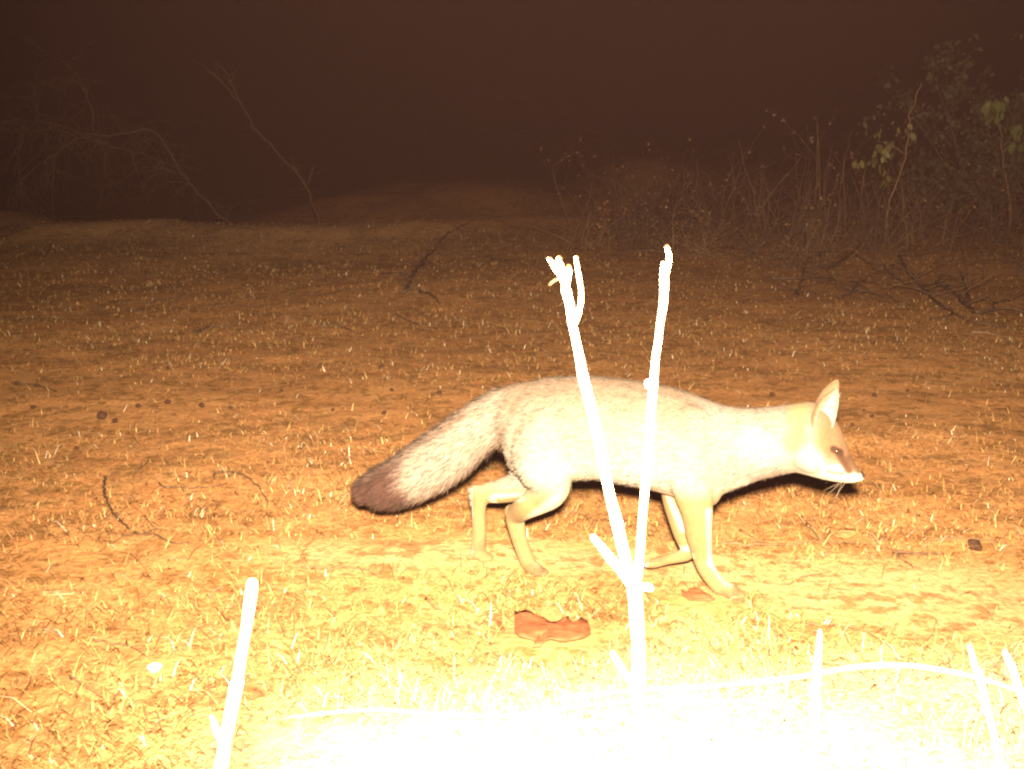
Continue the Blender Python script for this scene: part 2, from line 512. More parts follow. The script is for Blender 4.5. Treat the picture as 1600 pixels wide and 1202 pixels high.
def build_fox():
    mb = MB()
    # trunk and neck
    section_loft(mb, [(790, 616, 705, 32), (815, 602, 735, 43), (845, 591, 752, 50), (885, 588, 752, 55), (930, 589, 749, 57), (975, 593, 756, 59), (1020, 600, 765, 59),
                      (1060, 609, 777, 56), (1090, 620, 785, 52), (1120, 631, 778, 46), (1150, 637, 765, 41), (1185, 637, 752, 38), (1215, 634, 744, 38), (1245, 630, 738, 38), (1262, 632, 732, 36)])
    # head
    section_loft(mb, [(1238, 634, 736, 34), (1255, 628, 740, 42), (1272, 630, 744, 45), (1286, 638, 748, 42), (1298, 651, 751, 35), (1308, 664, 753, 29), (1315, 678, 754, 24), (1321, 694, 755, 19),
                      (1327, 711, 755, 15), (1333, 721, 755, 12.5), (1339, 730, 754, 10.5), (1343, 736, 752, 8.5)], m=3)
    # brow over the near and far eye
    for s in (-1, 1):
        c = uv(1305, 694, 0); c[1] = s * 0.022; ellipsoid(mb, c, (0.012, 0.008, 0.009), -0.6)
        c = uv(1268, 704, 0); c[1] = s * 0.027; ellipsoid(mb, c, (0.030, 0.017, 0.026), -0.4)
    # tail
    limb(mb, TAIL, 4, 0.92)
    # near hind leg
    wn = g_w(828, 893)
    limb(mb, [(850, 665, -0.022, 48), (846, 705, -0.030, 50), (855, 742, -0.034, 42), (858, 766, -0.034, 31), (842, 781, -0.030, 24), (822, 793, -0.027, 19.5), (806, 806, wn, 17), (808, 828, wn, 14.5), (816, 856, wn, 13.5), (825, 879, wn, 13.5), (829, 887, wn, 12)], 4, 0.82)
    ellipsoid(mb, uv(803, 652, -0.012), (0.030, 0.030, 0.042))
    ellipsoid(mb, uv(832, 690, -0.028), (0.050, 0.026, 0.072), 0.15)
    c = uv(798, 799, wn); ellipsoid(mb, c, (0.011, 0.011, 0.012))
    paw(mb, 0, 0, 833, 896, (1, -0.1))
    # far hind leg
    wf = g_w(743, 873)
    limb(mb, [(850, 680, 0.025, 44), (835, 728, 0.030, 40), (812, 757, 0.032, 27), (785, 767, 0.032, 21), (764, 770, 0.034, 18), (751, 775, wf, 15), (748, 798, wf, 12.5), (749, 830, wf, 12), (748, 857, wf, 12.5), (747, 864, wf, 11)], 4, 0.82)
    c = uv(744, 767, wf); ellipsoid(mb, c, (0.010, 0.010, 0.010))
    paw(mb, 0, 0, 748, 873, (1, -0.05))
    # near front leg
    wa = g_w(1130, 930)
    limb(mb, [(1075, 690, -0.024, 42), (1080, 735, -0.032, 38), (1084, 772, -0.034, 30), (1089, 800, -0.033, 24.5), (1092, 835, (wa - 0.033) / 2, 20.5), (1097, 865, wa, 16.5), (1103, 887, wa, 14.5), (1115, 906, wa, 13.5), (1125, 918, wa, 13)], 4, 0.80)
    ellipsoid(mb, uv(1070, 700, -0.028), (0.048, 0.024, 0.068), -0.2)
    ellipsoid(mb, uv(1100, 755, -0.012), (0.028, 0.030, 0.038), 0.3)
    paw(mb, 0, 0, 1137, 931, (1, -0.1), 1.05)
    # far front leg, lifting off with the wrist bent back
    limb(mb, [(1068, 700, 0.022, 40), (1064, 745, 0.030, 34), (1062, 780, 0.033, 28), (1064, 810, 0.033, 21), (1069, 838, 0.033, 16), (1076, 858, 0.033, 12.5), (1072, 867, 0.033, 11), (1056, 871, 0.033, 10), (1040, 875, 0.033, 9), (1026, 879, 0.033, 9), (1016, 882, 0.033, 8)], 4, 0.85)
    for l in (-0.008, -0.0027, 0.0027, 0.008):
        ellipsoid(mb, uv(1014, 883, 0.033 + l), (0.011, 0.0045, 0.0048), 0.2)
    ob = mb.build('fox_rough', None)
    md = ob.modifiers.new('r', 'REMESH'); md.mode = 'VOXEL'; md.voxel_size = 0.0026
    ms = ob.modifiers.new('s', 'SMOOTH'); ms.factor = 0.5; ms.iterations = 9
    dg = bpy.context.evaluated_depsgraph_get()
    me = bpy.data.meshes.new_from_object(ob.evaluated_get(dg))
    bpy.data.objects.remove(ob)
    return me


# coat pattern ----------------------------------------------------------------
def seg_dist(px, py, a, b):
    ax, ay = a; bx, by = b
    t = np.clip(((px - ax) * (bx - ax) + (py - ay) * (by - ay)) / ((bx - ax) ** 2 + (by - ay) ** 2), 0, 1)
    return np.hypot(px - ax - t * (bx - ax), py - ay - t * (by - ay)), t


def coat(P):
    """coat colour, hair length and hair direction at fox-local points"""
    P = np.asarray(P, float)
    Q = P.copy(); Q[:, 1] = -np.abs(Q[:, 1])     # both flanks carry the same pattern
    px, py = proj(loc2world(Q))
    n = len(P)
    def col(c): return np.tile(np.array(c, float), (n, 1))
    def mix(c, d, f): return c * (1 - f[:, None]) + np.array(d) * f[:, None]
    nz = fbm(px / 16, py / 16, 71); nf = fbm(px / 5, py / 5, 73, 3)
    top = np.interp(px, [780, 830, 890, 950, 1010, 1060, 1100, 1140, 1200, 1250], [610, 590, 584, 587, 594, 605, 622, 632, 632, 620])
    dep = (py - top) / 150.0
    c = mix(col((0.140, 0.094, 0.063)), (0.232, 0.184, 0.142), sstep(0.05, 0.8, dep + 0.35 * (nz - 0.5)))
    c = mix(c, (0.30, 0.265, 0.215), sstep(0.70, 1.05, dep))                      # pale belly
    c = mix(c, (0.190, 0.138, 0.112), sstep(1060, 1120, px) * sstep(1250, 1215, px) * sstep(765, 740, py) * 0.8)   # greyer pink shoulder and neck
    d, t = seg_dist(px, py, (1178, 688), (1200, 706))
    c = mix(c, (0.27, 0.23, 0.185), sstep(36, 6, d + 22 * (nz - 0.5)) * 0.7)       # pale patch at the neck side
    d, t = seg_dist(px, py, (1110, 795), (1165, 757))
    c = mix(c, (0.36, 0.32, 0.26), sstep(15, 4, d))                               # pale chest edge
    # legs
    leg = sstep(745, 790, py)
    isleg = leg * (((px > 725) & (px < 905)) | ((px > 1005) & (px < 1175)))
    c = mix(c, (0.185, 0.122, 0.052), isleg)
    for a, b, rr in (((905, 752), (825, 820), 15), ((825, 820), (842, 880), 12), ((758, 790), (757, 850), 8), ((815, 780), (762, 785), 6), ((1108, 800), (1112, 880), 9), ((1112, 880), (1140, 915), 9), ((1080, 870), (1015, 884), 8), ((1040, 780), (1062, 840), 8)):
        d, t = seg_dist(px, py, a, b); c = mix(c, (0.36, 0.31, 0.21), sstep(rr, rr * 0.3, d) * 0.9)
    for a in ((835, 893), (748, 869), (1142, 928), (1018, 884)):
        c = mix(c, (0.125, 0.082, 0.038), sstep(24, 10, np.hypot(px - a[0], (py - a[1]) * 1.3)) * 0.85)          # duller paws
    # ochre behind the ear and on the nape
    d, t = seg_dist(px, py, (1250, 632), (1242, 690))
    c = mix(c, (0.192, 0.132, 0.062), sstep(24, 5, d + 12 * (nz - 0.5)) * 0.9)
    # head
    hd = sstep(1254, 1270, px) * (py < 770)
    c = mix(c, (0.170, 0.078, 0.038), hd * sstep(742, 708, py) * sstep(1258, 1284, px))
    c = mix(c, (0.165, 0.098, 0.056), hd * sstep(676, 650, py) * 0.6)
    d, t = seg_dist(px, py, (1264, 712), (1288, 738)); c = mix(c, (0.25, 0.205, 0.155), sstep(24, 5, d + 8 * (nz - 0.5)))
    d, t = seg_dist(px, py, (1288, 735), (1310, 733)); c = mix(c, (0.34, 0.31, 0.25), sstep(9, 4, d))
    c = mix(c, (0.33, 0.30, 0.24), hd * sstep(737, 744, py))
    d, t = seg_dist(px, py, (1312, 711), (1327, 735)); c = mix(c, (0.055, 0.021, 0.009), sstep(9.5, 3, d) * 0.95)   # tear stripe
    d, t = seg_dist(px, py, (1326, 716), (1341, 735)); c = mix(c, (0.085, 0.036, 0.016), sstep(9, 3, d) * 0.9)
    d, t = seg_dist(px, py, (1303, 702), (1312, 707)); c = mix(c, (0.034, 0.015, 0.008), sstep(8, 4.5, d))
    d, t = seg_dist(px, py, (1292, 736), (1322, 742)); c = mix(c, (0.06, 0.032, 0.02), sstep(2.6, 0.8, d) * 0.85 * (px < 1318))  # mouth line
    # tail
    d, t = seg_dist(px, py, (785, 640), (575, 767))
    tail = (px < 786) & (d < 60) & ~((px > 705) & (py > 760) & (d > 44))
    tl = mix(col((0.205, 0.146, 0.112)), (0.205, 0.150, 0.112), sstep(700, 780, px))
    tl = mix(tl, (0.125, 0.078, 0.058), sstep(0.50, 0.70, nf) * 0.6)
    tip = np.clip(sstep(20, -14, (px - 626) - 1.05 * np.maximum(py - 760, 0) + 34 * (nf - 0.5)), 0, 1)
    tl = mix(tl, (0.050, 0.021, 0.015), tip)
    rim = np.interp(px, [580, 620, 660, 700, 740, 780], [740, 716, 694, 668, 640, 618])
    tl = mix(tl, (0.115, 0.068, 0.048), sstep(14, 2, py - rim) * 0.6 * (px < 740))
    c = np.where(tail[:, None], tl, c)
    sc = np.full(n, 0.66); sc = np.where(isleg > 0, 0.60 + 0.16 * isleg, sc); sc = np.where(tail, 0.80 - 0.10 * sstep(720, 785, px), sc); sc = np.where(hd > 0.5, 0.72, sc)
    c = c * sc[:, None] * (1 + 0.22 * (fbm(px / 7, py / 5, 77, 3) - 0.5))[:, None]
    # hair length
    L = np.full(n, 0.011)
    L = np.where(tail, 0.020, L)
    L = np.where(isleg > 0.5, 0.0045, L)
    L = np.where(py > 800, np.where(tail, L, 0.003), L)
    L = np.where(px > 1225, 0.008, L); L = np.where((px > 1250), 0.0042, L); L = np.where(px > 1318, 0.002, L)
    L = np.where((px > 1250) & (px < 1290) & (py > 705), 0.0055, L)
    # hair flow
    D = col((-0.85, 0, -0.45))
    D[tail] = uv(575, 775) - uv(785, 650)
    D[isleg > 0.5] = (-0.15, 0, -1)
    h = px > 1250; D[h] = (-0.85, 0, -0.35 if True else 0)
    D /= np.linalg.norm(D, axis=1)[:, None]
    return c, L, D, tail, nf


M_skin = mat_attr('fox_coat', 0.85, 0.1, 0.25, 500)
M_fur = mat_attr('fox_fur', 0.7, 0.15)

for m_ in (M_skin, M_fur):
    b_ = m_.node_tree.nodes['Principled BSDF']
    b_.inputs['Sheen Weight'].default_value = 0.035; b_.inputs['Sheen Roughness'].default_value = 0.6
    b_.inputs['Sheen Tint'].default_value = (0.75, 0.6, 0.45, 1)

fox = empty('fox', O_F, -YAW)
tag(fox, 'pale buff fox with black tipped brushy tail walking to the right', 'fox')
me = build_fox()
nV = len(me.vertices)
co = np.empty(nV * 3, np.float32); me.vertices.foreach_get('co', co); co = co.reshape(-1, 3).astype(float)
cc, LL, DD, tailm, nff = coat(co)
a = me.color_attributes.new('col', 'FLOAT_COLOR', 'POINT')
c4 = np.ones((nV, 4), np.float32); c4[:, :3] = cc * 0.95; a.data.foreach_set('color', c4.ravel())
me.materials.clear(); me.materials.append(M_skin)
me.polygons.foreach_set('use_smooth', np.ones(len(me.polygons), bool))
me.name = 'body'
body = bpy.data.objects.new('body', me); COL.objects.link(body); body.parent = fox
# fur
me.calc_loop_triangles()
tri = np.empty(len(me.loop_triangles) * 3, np.int32); me.loop_triangles.foreach_get('vertices', tri); tri = tri.reshape(-1, 3)
vn = np.empty(nV * 3, np.float32); me.vertices.foreach_get('normal', vn); vn = vn.reshape(-1, 3)
bvh = BVHTree.FromPolygons([tuple(v) for v in co], [tuple(int(i) for i in t) for t in tri])


def build_fur(N=95000):
    A, B, C = co[tri[:, 0]], co[tri[:, 1]], co[tri[:, 2]]
    ar = np.linalg.norm(np.cross(B - A, C - A), axis=1)
    k = rng.choice(len(tri), N, p=ar / ar.sum())
    r1, r2 = np.sqrt(rng.random(N)), rng.random(N)
    w0, w1, w2 = 1 - r1, r1 * (1 - r2), r1 * r2
    P = A[k] * w0[:, None] + B[k] * w1[:, None] + C[k] * w2[:, None]
    Nn = vn[tri[k, 0]] * w0[:, None] + vn[tri[k, 1]] * w1[:, None] + vn[tri[k, 2]] * w2[:, None]
    Nn /= np.linalg.norm(Nn, axis=1)[:, None]
    c, L, D, tl, nf = coat(P)
    D = D - Nn * (D * Nn).sum(1)[:, None]; D /= np.linalg.norm(D, axis=1)[:, None] + 1e-6
    up = np.where(tl, 0.42, 0.24) + rng.normal(0, 0.08, N)
    d = D + Nn * np.abs(up)[:, None] + rng.normal(0, 0.14, (N, 3))
    d /= np.linalg.norm(d, axis=1)[:, None]
    L = L * rng.uniform(0.65, 1.25, N)
    W = np.clip(L * 0.06, 0.00022, 0.00075)
    side = np.cross(d, Nn); side /= np.linalg.norm(side, axis=1)[:, None] + 1e-6
    root = P - Nn * 0.0012
    mid = root + d * (L * 0.55)[:, None]
    tip = root + (d * 1.0 - Nn * 0.12) * L[:, None]
    V = np.stack([root - side * W[:, None], root + side * W[:, None], mid + side * W[:, None] * 0.8, mid - side * W[:, None] * 0.8, tip], 1).reshape(-1, 3)
    b = np.arange(N) * 5
    F = np.concatenate([np.stack([b, b + 1, b + 2], 1), np.stack([b, b + 2, b + 3], 1), np.stack([b + 3, b + 2, b + 4], 1)])
    g = rng.random(N)
    f = 1 + rng.normal(0, 0.12, N)
    f = np.where((g < 0.28) & (L > 0.006), f * 0.52, f); f = np.where((g > 0.86) & (L > 0.006), f * 1.25, f)
    ch = np.clip(c * f[:, None], 0.005, 0.85)
    o = mesh_obj('fur', V, F, M_fur, fox, True, None, np.repeat(ch, 5, axis=0))
    nn = Nn * 0.8 + d * 0.1 + rng.normal(0, 0.16, (N, 3)); nn /= np.linalg.norm(nn, axis=1)[:, None]
    o.data.normals_split_custom_set_from_vertices(np.repeat(nn, 5, axis=0).tolist())
    return o


build_fur()


def on_body(px, py):
    """first point of the body seen through a pixel, fox-local, and its normal"""
    o = np.array([0, 0, CAM_H]); r = ray(px, py)
    o2 = o - O_F
    ol = Vector((o2.dot(EU), o2.dot(EW), o2[2])); dl = Vector((r.dot(EU), r.dot(EW), r[2])).normalized()
    h, nrm, i, dist = bvh.ray_cast(ol, dl)
    return h, nrm


# eyes, nose, ears, whiskers
M_eye = mat_noise('eye', (0.010, 0.005, 0.003), (0.045, 0.018, 0.005), 400, rough=0.08, spec=0.6)
M_nose = mat_noise('nose_leather', (0.015, 0.010, 0.009), (0.035, 0.022, 0.02), 600, rough=0.45, spec=0.4, bump=0.3)
M_ear_in = mat_noise('ear_inner', (0.105, 0.078, 0.060), (0.20, 0.168, 0.142), 160)
M_ear_out = mat_noise('ear_back', (0.075, 0.040, 0.020), (0.12, 0.066, 0.034), 300)
M_whisk = mat_noise('whisker', (0.16, 0.10, 0.06), (0.22, 0.15, 0.10), 100)


def sphere_part(name, c, r, mat, sc=(1, 1, 1)):
    mb = MB(); ellipsoid(mb, (0, 0, 0), [r * s for s in sc])
    o = mb.build(name, mat, fox); o.location = [float(v) for v in c]; return o


h, nrm = on_body(1307.5, 705.5)
if h is not None:
    e = h - nrm * 0.0022
    sphere_part('eye', e, 0.0052, M_eye, (1.2, 0.85, 0.75))
    sphere_part('eye', (e[0], -e[1], e[2]), 0.0052, M_eye, (1.2, 0.85, 0.75))
sphere_part('nose', uv(1344.5, 743.5), 0.0062, M_nose, (0.95, 1.0, 0.95))


def ear(sgn):
    b = uv(1284, 660, 0.0); t = uv(1308, 600, 0.0)
    base = np.array([b[0], 0.026 * sgn, b[2]]); tip = np.array([t[0], 0.036 * sgn, t[2]])
    op = np.array([0.58, 0.80 * sgn, 0.10]); ax = tip - base; ax /= np.linalg.norm(ax)
    op -= ax * op.dot(ax); op /= np.linalg.norm(op); sd = np.cross(ax, op)
    V, nt_, ns = [], 16, 15
    for i in range(nt_):
        s = i / (nt_ - 1)
        rr = 0.0188 * (1 - s ** 1.7) ** 0.85 * (0.86 + 0.4 * s) + 0.0012
        c = base + (tip - base) * s - op * 0.004 * math.sin(math.pi * s)
        for k in range(ns):
            an = R(-112 + 224 * k / (ns - 1))
            V.append(c + rr * (-op * math.cos(an) * 0.85 + sd * math.sin(an)) + np.array([0, 0, 0.0]))
    F = []
    for i in range(nt_ - 1):
        for k in range(ns - 1):
            F.append((i * ns + k, i * ns + k + 1, (i + 1) * ns + k + 1, (i + 1) * ns + k))
    V = np.array(V)
    # orient so that normals look outward (back of the ear)
    p0, p1, p2 = (V[i] for i in F[ns // 2 + 3 * (ns - 1)][:3])
    if np.cross(p1 - p0, p2 - p0).dot(op) > 0: F = [f[::-1] for f in F]
    o = mesh_obj('ear', V, F, None, fox, mats=[M_ear_out, M_ear_in, M_ear_in])
    md = o.modifiers.new('thick', 'SOLIDIFY'); md.thickness = 0.0016; md.offset = -1; md.material_offset = 1; md.material_offset_rim = 2
    # pale hairs filling the cup
    hb = MB()
    rg = np.random.default_rng(5 + int(sgn))
    for q in range(420):
        i = int(rg.integers(0, 11)); k = int(rg.choice([0, 1, 2, 3, ns - 1, ns - 2, ns - 3, ns - 4, ns // 2]))
        p = V[i * ns + k]; s = i / (nt_ - 1)
        cen = base + (tip - base) * s
        d = (cen - p); d = d / (np.linalg.norm(d) + 1e-6) * 0.7 + ax * 0.9 + op * 0.4 + rg.normal(0, 0.25, 3); d /= np.linalg.norm(d)
        ln = rg.uniform(0.005, 0.011) * (1 - 0.5 * s); sx = np.cross(d, op); sx = sx / (np.linalg.norm(sx) + 1e-6) * 0.00035
        hb.add([p - sx, p + sx, p + d * ln], [(0, 1, 2)], (1, 1, 1))
    hb.build('ear_hair', M_ear_in, o)
    return o


ear(-1); ear(1)
for s in (-1, 1):
    mb = MB()
    for (x, y, dx, dy, dw) in ((1326, 744, -24, 30, 0.02), (1322, 745, -34, 22, 0.025), (1318, 746, -14, 34, 0.02), (1328, 742, -40, 12, 0.03)):
        a0 = uv(x, y, 0); a0[1] = s * 0.013
        a1 = uv(x + dx * 0.5, y + dy * 0.4, 0); a1[1] = s * (0.013 + dw * 0.7)
        a2 = uv(x + dx, y + dy, 0); a2[1] = s * (0.013 + dw)
        mb.tube([a0, a1, a2], [0.00025, 0.0002, 0.0001], 4)
    mb.build('whiskers', M_whisk, fox)


# ------------------------------------------------------------------ sticks just in front of the lens
def stick_pts(rows, Y):
    return [at(x, y, Y + (r[0] if (r := rest) else 0)) for x, y, *rest in rows]


def stick_part(name, parent, rows, base_loc, mat=M_stem, n=10, seed=1):
    """rows: px, py, Y, diameter in px"""
    P = [at(x, y, Y) for x, y, Y, d in rows]
    rad = [0.50 * d / 2 * Y / CS / FPX for x, y, Y, d in rows]
    p, r = refine(P, rad, 0.012, 0.00015, seed)
    # rounded end
    r = list(r); r[-1] *= 0.55; 
    mb = MB(); mb.tube(p, r, n)
    mb.V = [tuple(np.array(v) - base_loc) for v in mb.V]
    return mb.build(name, mat, parent)


def ground_foot(px, py, Y):
    p = at(px, py, Y); return np.array([p[0], p[1], float(ground_z(p[0], p[1]))])


def down(rows):
    """continue the first segment of a stick to the ground"""
    a, b = at(*rows[0][:3]), at(*rows[1][:3])
    d = a - b; d /= -d[2] if d[2] < 0 else 1
    t = a[2] - float(ground_z(a[0], a[1])) + 0.01
    return a, a + d * t


ST = 0.46
fork = empty('dead_sapling', ground_foot(995, 2900, ST))
tag(fork, 'tall forked dead sapling with two broken tops standing right before the fox', 'dead plant')
fl_ = np.array(fork.location)
foot = np.array([fl_[0] + 0.004, fl_[1], fl_[2] - 0.01])
mb = MB()
pp = [foot, np.array([foot[0] + 0.004, ST, 0.20]), at(1003, 1350, ST), at(1003, 1160, ST), at(998, 1080, ST), at(997, 1000, ST), at(992, 935, ST), at(990, 905, ST)]
k = ST / CS / FPX / 2
p, r = refine(pp, [32 * k, 31 * k, 28 * k, 26 * k, 23 * k, 20 * k, 23 * k, 19 * k], 0.012, 0.00015, 3)
mb.tube(p, r, 12); mb.V = [tuple(np.array(v) - fl_) for v in mb.V]
mb.build('stem', M_stem, fork)
lb = stick_part('branch', fork, [(992, 925, ST, 34), (972, 850, ST, 32), (953, 770, ST, 31), (935, 690, ST, 31), (912, 590, ST, 30), (899, 530, ST, 25), (889, 475, ST, 25), (882, 440, ST, 30)], fl_, seed=4)
rb = stick_part('branch', fork, [(993, 925, ST, 30), (1001, 850, ST, 26), (1008, 760, ST, 27), (1014, 690, ST, 26), (1021, 600, ST, 25), (1028, 530, ST, 20), (1036, 480, ST, 25), (1037, 440, ST, 25), (1036, 410, ST, 16)], fl_, seed=5)
stick_part('broken_tip', fork, [(884, 448, ST, 15), (873, 428, ST, 14), (860, 408, ST, 11), (857, 404, ST, 10)], fl_, seed=6)
stick_part('broken_tip', fork, [(885, 445, ST, 16), (880, 425, ST, 15), (874, 408, ST, 13), (873, 402, ST, 12)], fl_, seed=7)
stick_part('broken_tip', fork, [(887, 445, ST + .003, 17), (889, 425, ST + .003, 15), (888, 416, ST + .003, 12)], fl_, seed=8)
stick_part('broken_tip', fork, [(900, 505, ST + .004, 12), (908, 470, ST + .004, 13), (907, 445, ST + .004, 11), (901, 412, ST + .004, 11), (899, 401, ST + .004, 11)], fl_, seed=9)
stick_part('broken_tip', fork, [(878, 436, ST + .004, 9), (866, 438, ST + .004, 8), (858, 446, ST + .004, 9)], fl_, M_stemtip, seed=10)
stick_part('broken_tip', fork, [(1036, 440, ST, 22), (1044, 415, ST + .002, 15), (1044, 395, ST + .002, 13), (1041, 384, ST + .002, 11)], fl_, seed=11)
for (x, y, Y, d) in ((859.5, 408, ST, 12.5), (873.5, 405, ST, 13.5), (888.5, 419, ST + .003, 13.5), (900, 406, ST + .004, 12), (1042, 388.5, ST + .002, 13)):
    stick_part('splinter_end', fork, [(x + 1, y + 2, Y, d), (x, y - 2, Y, d), (x - .6, y - 5, Y, d * .9)], fl_, M_stemtip, seed=int(x))
stick_part('side_stub', fork, [(985, 915, ST, 30), (965, 885, ST, 28), (945, 862, ST, 24), (928, 841, ST, 20), (925, 838, ST, 17)], fl_, seed=12)
stick_part('side_stub', fork, [(992, 1075, ST, 26), (975, 1050, ST, 22), (958, 1023, ST, 17), (956, 1020, ST, 12)], fl_, seed=13)
stick_part('side_stub', fork, [(998, 918, ST, 26), (1012, 919, ST - .006, 26), (1019, 921, ST - .008, 18)], fl_, seed=14)
for (x, y, d) in ((905, 551, 9), (1012, 600, 13), (1018, 665, 9), (948, 745, 10)):
    c = at(x, y, ST - 0.001); mb = MB(); ellipsoid(mb, c - fl_, [0.68 * d * k * s for s in (1.0, 1, 1.6)]); mb.build('bud', M_stem, fork)


def lone_stick(label, rows, seed, cat='stick', name='broken_stick', group=None, extra=()):
    a, f = down(rows)
    o = empty(name, f); tag(o, label, cat, group)
    rad0 = 0.78 * rows[0][3] / 2 * rows[0][2] / CS / FPX
    P = [f] + [at(*r[:3]) for r in rows]
    rad = [rad0 * 1.1] + [0.78 * r[3] / 2 * r[2] / CS / FPX for r in rows]
    p, rr = refine(P, rad, 0.012, 0.00015, seed); rr = list(rr); rr[-1] *= 0.6
    mb = MB(); mb.tube(p, rr, 10); mb.V = [tuple(np.array(v) - f) for v in mb.V]
    mb.build('stem', M_stem, o)
    for i, e in enumerate(extra):
        stick_part('side_stub', o, e, f, seed=seed + i + 1)
    return o


lone_stick('thick blunt bare stick standing alone below the fox tail', [(352, 1160, 0.62, 27), (372, 1060, 0.62, 24), (385, 980, 0.62, 23), (393, 920, 0.62, 23), (395, 905, 0.62, 20)], 31,
           extra=[[(352, 1165, .62, 34), (338, 1140, .615, 24), (330, 1118, .61, 12)]])
lone_stick('straight pointed stick crossing the arching twig', [(1273, 1120, 0.70, 17), (1276, 1060, 0.70, 16), (1280, 1010, 0.70, 13), (1281, 984, 0.70, 8)], 32)
lone_stick('leaning stick near right edge, leftmost of two parallel slanting sticks', [(1543, 1110, 0.72, 15), (1533, 1070, 0.72, 15), (1521, 1035, 0.72, 13), (1514, 1008, 0.72, 11)], 33)
lone_stick('short slanting stick nearest the right edge', [(1600, 1100, 0.72, 14), (1586, 1058, 0.72, 13), (1575, 1032, 0.72, 13), (1569, 1016, 0.72, 9)], 34)


def arch(label, rows, seed, name='fallen_branch', cat='twig'):
    P = [gpoint(r[0], r[1] + 4, 0.010) for r in rows]
    f = P[0].copy(); f[2] = float(ground_z(f[0], f[1]))
    rad = [0.62 * r[3] / 2 * p[1] * 1.1 / FPX for r, p in zip(rows, P)]
    q0, q1 = P[0] + (-0.10, 0.0, 0), P[-1] + (0.16, 0.02, 0)
    q0[2], q1[2] = float(ground_z(q0[0], q0[1])), float(ground_z(q1[0], q1[1]))
    P = [q0] + P + [q1]
    rad = [rad[0]] + rad + [rad[-1]]
    p, rr = refine(P, rad, 0.015, 0.0002, seed)
    mb = MB(); mb.tube(p, rr, 9)
    o = mb.build(name, M_stem, None, f)
    return tag(o, label, cat)


arch('long white bare twig arching low across the lower right foreground', [(1000, 1086, 1.25, 13), (1110, 1080, 1.25, 14), (1240, 1066, 1.25, 15), (1330, 1050, 1.25, 16), (1420, 1047, 1.25, 16), (1500, 1060, 1.25, 15), (1560, 1076, 1.25, 14), (1620, 1090, 1.25, 13)], 41)
arch('thin pale twig lying level left of the sapling stem', [(580, 1117, 1.25, 10), (680, 1124, 1.25, 11), (780, 1127, 1.25, 12), (860, 1118, 1.25, 11), (990, 1104, 1.25, 12)], 42)


# ------------------------------------------------------------------ blades: grass and straw
def blades(name, X, Y, Ln, Wd, lean, head, cols, label, cat, lift=0.0, curl=0.5):
    n = len(X)
    Z = ground_z(X, Y) + lift - 0.002
    root = np.stack([X, Y, Z], 1)
    hd = np.stack([np.cos(head), np.sin(head), np.zeros(n)], 1)
    sd = np.stack([-np.sin(head), np.cos(head), np.zeros(n)], 1)
    l1 = lean * 0.6; l2 = lean
    d1 = hd * np.sin(l1)[:, None] + np.array([0, 0, 1.0]) * np.cos(l1)[:, None]
    l3 = np.minimum(l2 + curl * rng.random(n), 1.6)
    d2 = hd * np.sin(l3)[:, None] + np.array([0, 0, 1.0]) * np.cos(l3)[:, None]
    mid = root + d1 * (Ln * 0.5)[:, None]; tip = mid + d2 * (Ln * 0.5)[:, None]
    gz = ground_z(tip[:, 0], tip[:, 1]) + 0.0015
    tip[:, 2] = np.maximum(tip[:, 2], gz); mid[:, 2] = np.maximum(mid[:, 2], ground_z(mid[:, 0], mid[:, 1]) + 0.0015)
    W = Wd[:, None]
    V = np.stack([root - sd * W, root + sd * W, mid + sd * W * 0.8, mid - sd * W * 0.8, tip], 1).reshape(-1, 3)
    b = np.arange(n) * 5
    F = np.concatenate([np.stack([b, b + 1, b + 2], 1), np.stack([b, b + 2, b + 3], 1), np.stack([b + 3, b + 2, b + 4], 1)])
    o = mesh_obj(name, V, F, M_grass, None, False, None, np.repeat(cols, 5, axis=0))
    return tag(o, label, cat, kind='stuff')


def palette(n, kinds, p):
    k = rng.choice(len(kinds), n, p=p)
    c = np.array(kinds)[k] * (1 + rng.normal(0, 0.16, (n, 1)))
    return np.clip(c, 0.01, 0.8)


def paint_whiteout(c, X, Y):
    """paints the flash white-out into the straw right of the lone stick and under the twigs"""
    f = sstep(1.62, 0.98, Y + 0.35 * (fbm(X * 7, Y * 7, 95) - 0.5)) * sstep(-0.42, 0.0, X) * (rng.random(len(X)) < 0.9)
    return c * (1 - f[:, None]) + (np.array([0.56, 0.48, 0.35]) * (1 + 0 * c)) * f[:, None]  # near-white mix stands in for straw burnt out by the flash


def scatter(n, y0, y1, half):
    """points whose density falls with distance, over a wedge wider than the view"""
    u = rng.random(n)
    Y = y0 * (y1 / y0) ** u
    X = (rng.random(n) * 2 - 1) * (half * Y + 0.35)
    return X, Y


GRASS = [(0.21, 0.110, 0.036), (0.26, 0.155, 0.058), (0.14, 0.070, 0.022), (0.12, 0.088, 0.024), (0.36, 0.26, 0.14), (0.09, 0.040, 0.014)]
X, Y = scatter(420000, 0.75, 9.5, 0.56)
dens = np.clip((0.6 * fbm(X * 2.1, Y * 2.1, 80) + 0.4 * fbm(X * 6, Y * 6, 81) - 0.42) * 4.5, 0.0, 1) * (1 - np.clip(bare(X, Y) * 1.25, 0, 0.97)) * (1 - 0.55 * sstep(5.2, 8.5, Y))
GRASS = [tuple(0.78 * v for v in g) for g in GRASS]
LEAF_AT = [gpoint(862, 995), gpoint(1090, 938), gpoint(1318, 841), gpoint(242, 1040), gpoint(1521, 850)]
def off_leaves(X, Y):
    m = np.ones(len(X), bool)
    for p, r in zip(LEAF_AT, (0.085, 0.05, 0.035, 0.03, 0.03)):
        m &= np.hypot(X - p[0], (Y - p[1] + 0.012) * 1.0) > r
    return m
dens = dens * (0.22 + 0.78 * sstep(1.3, 2.4, Y)) * off_leaves(X, Y)
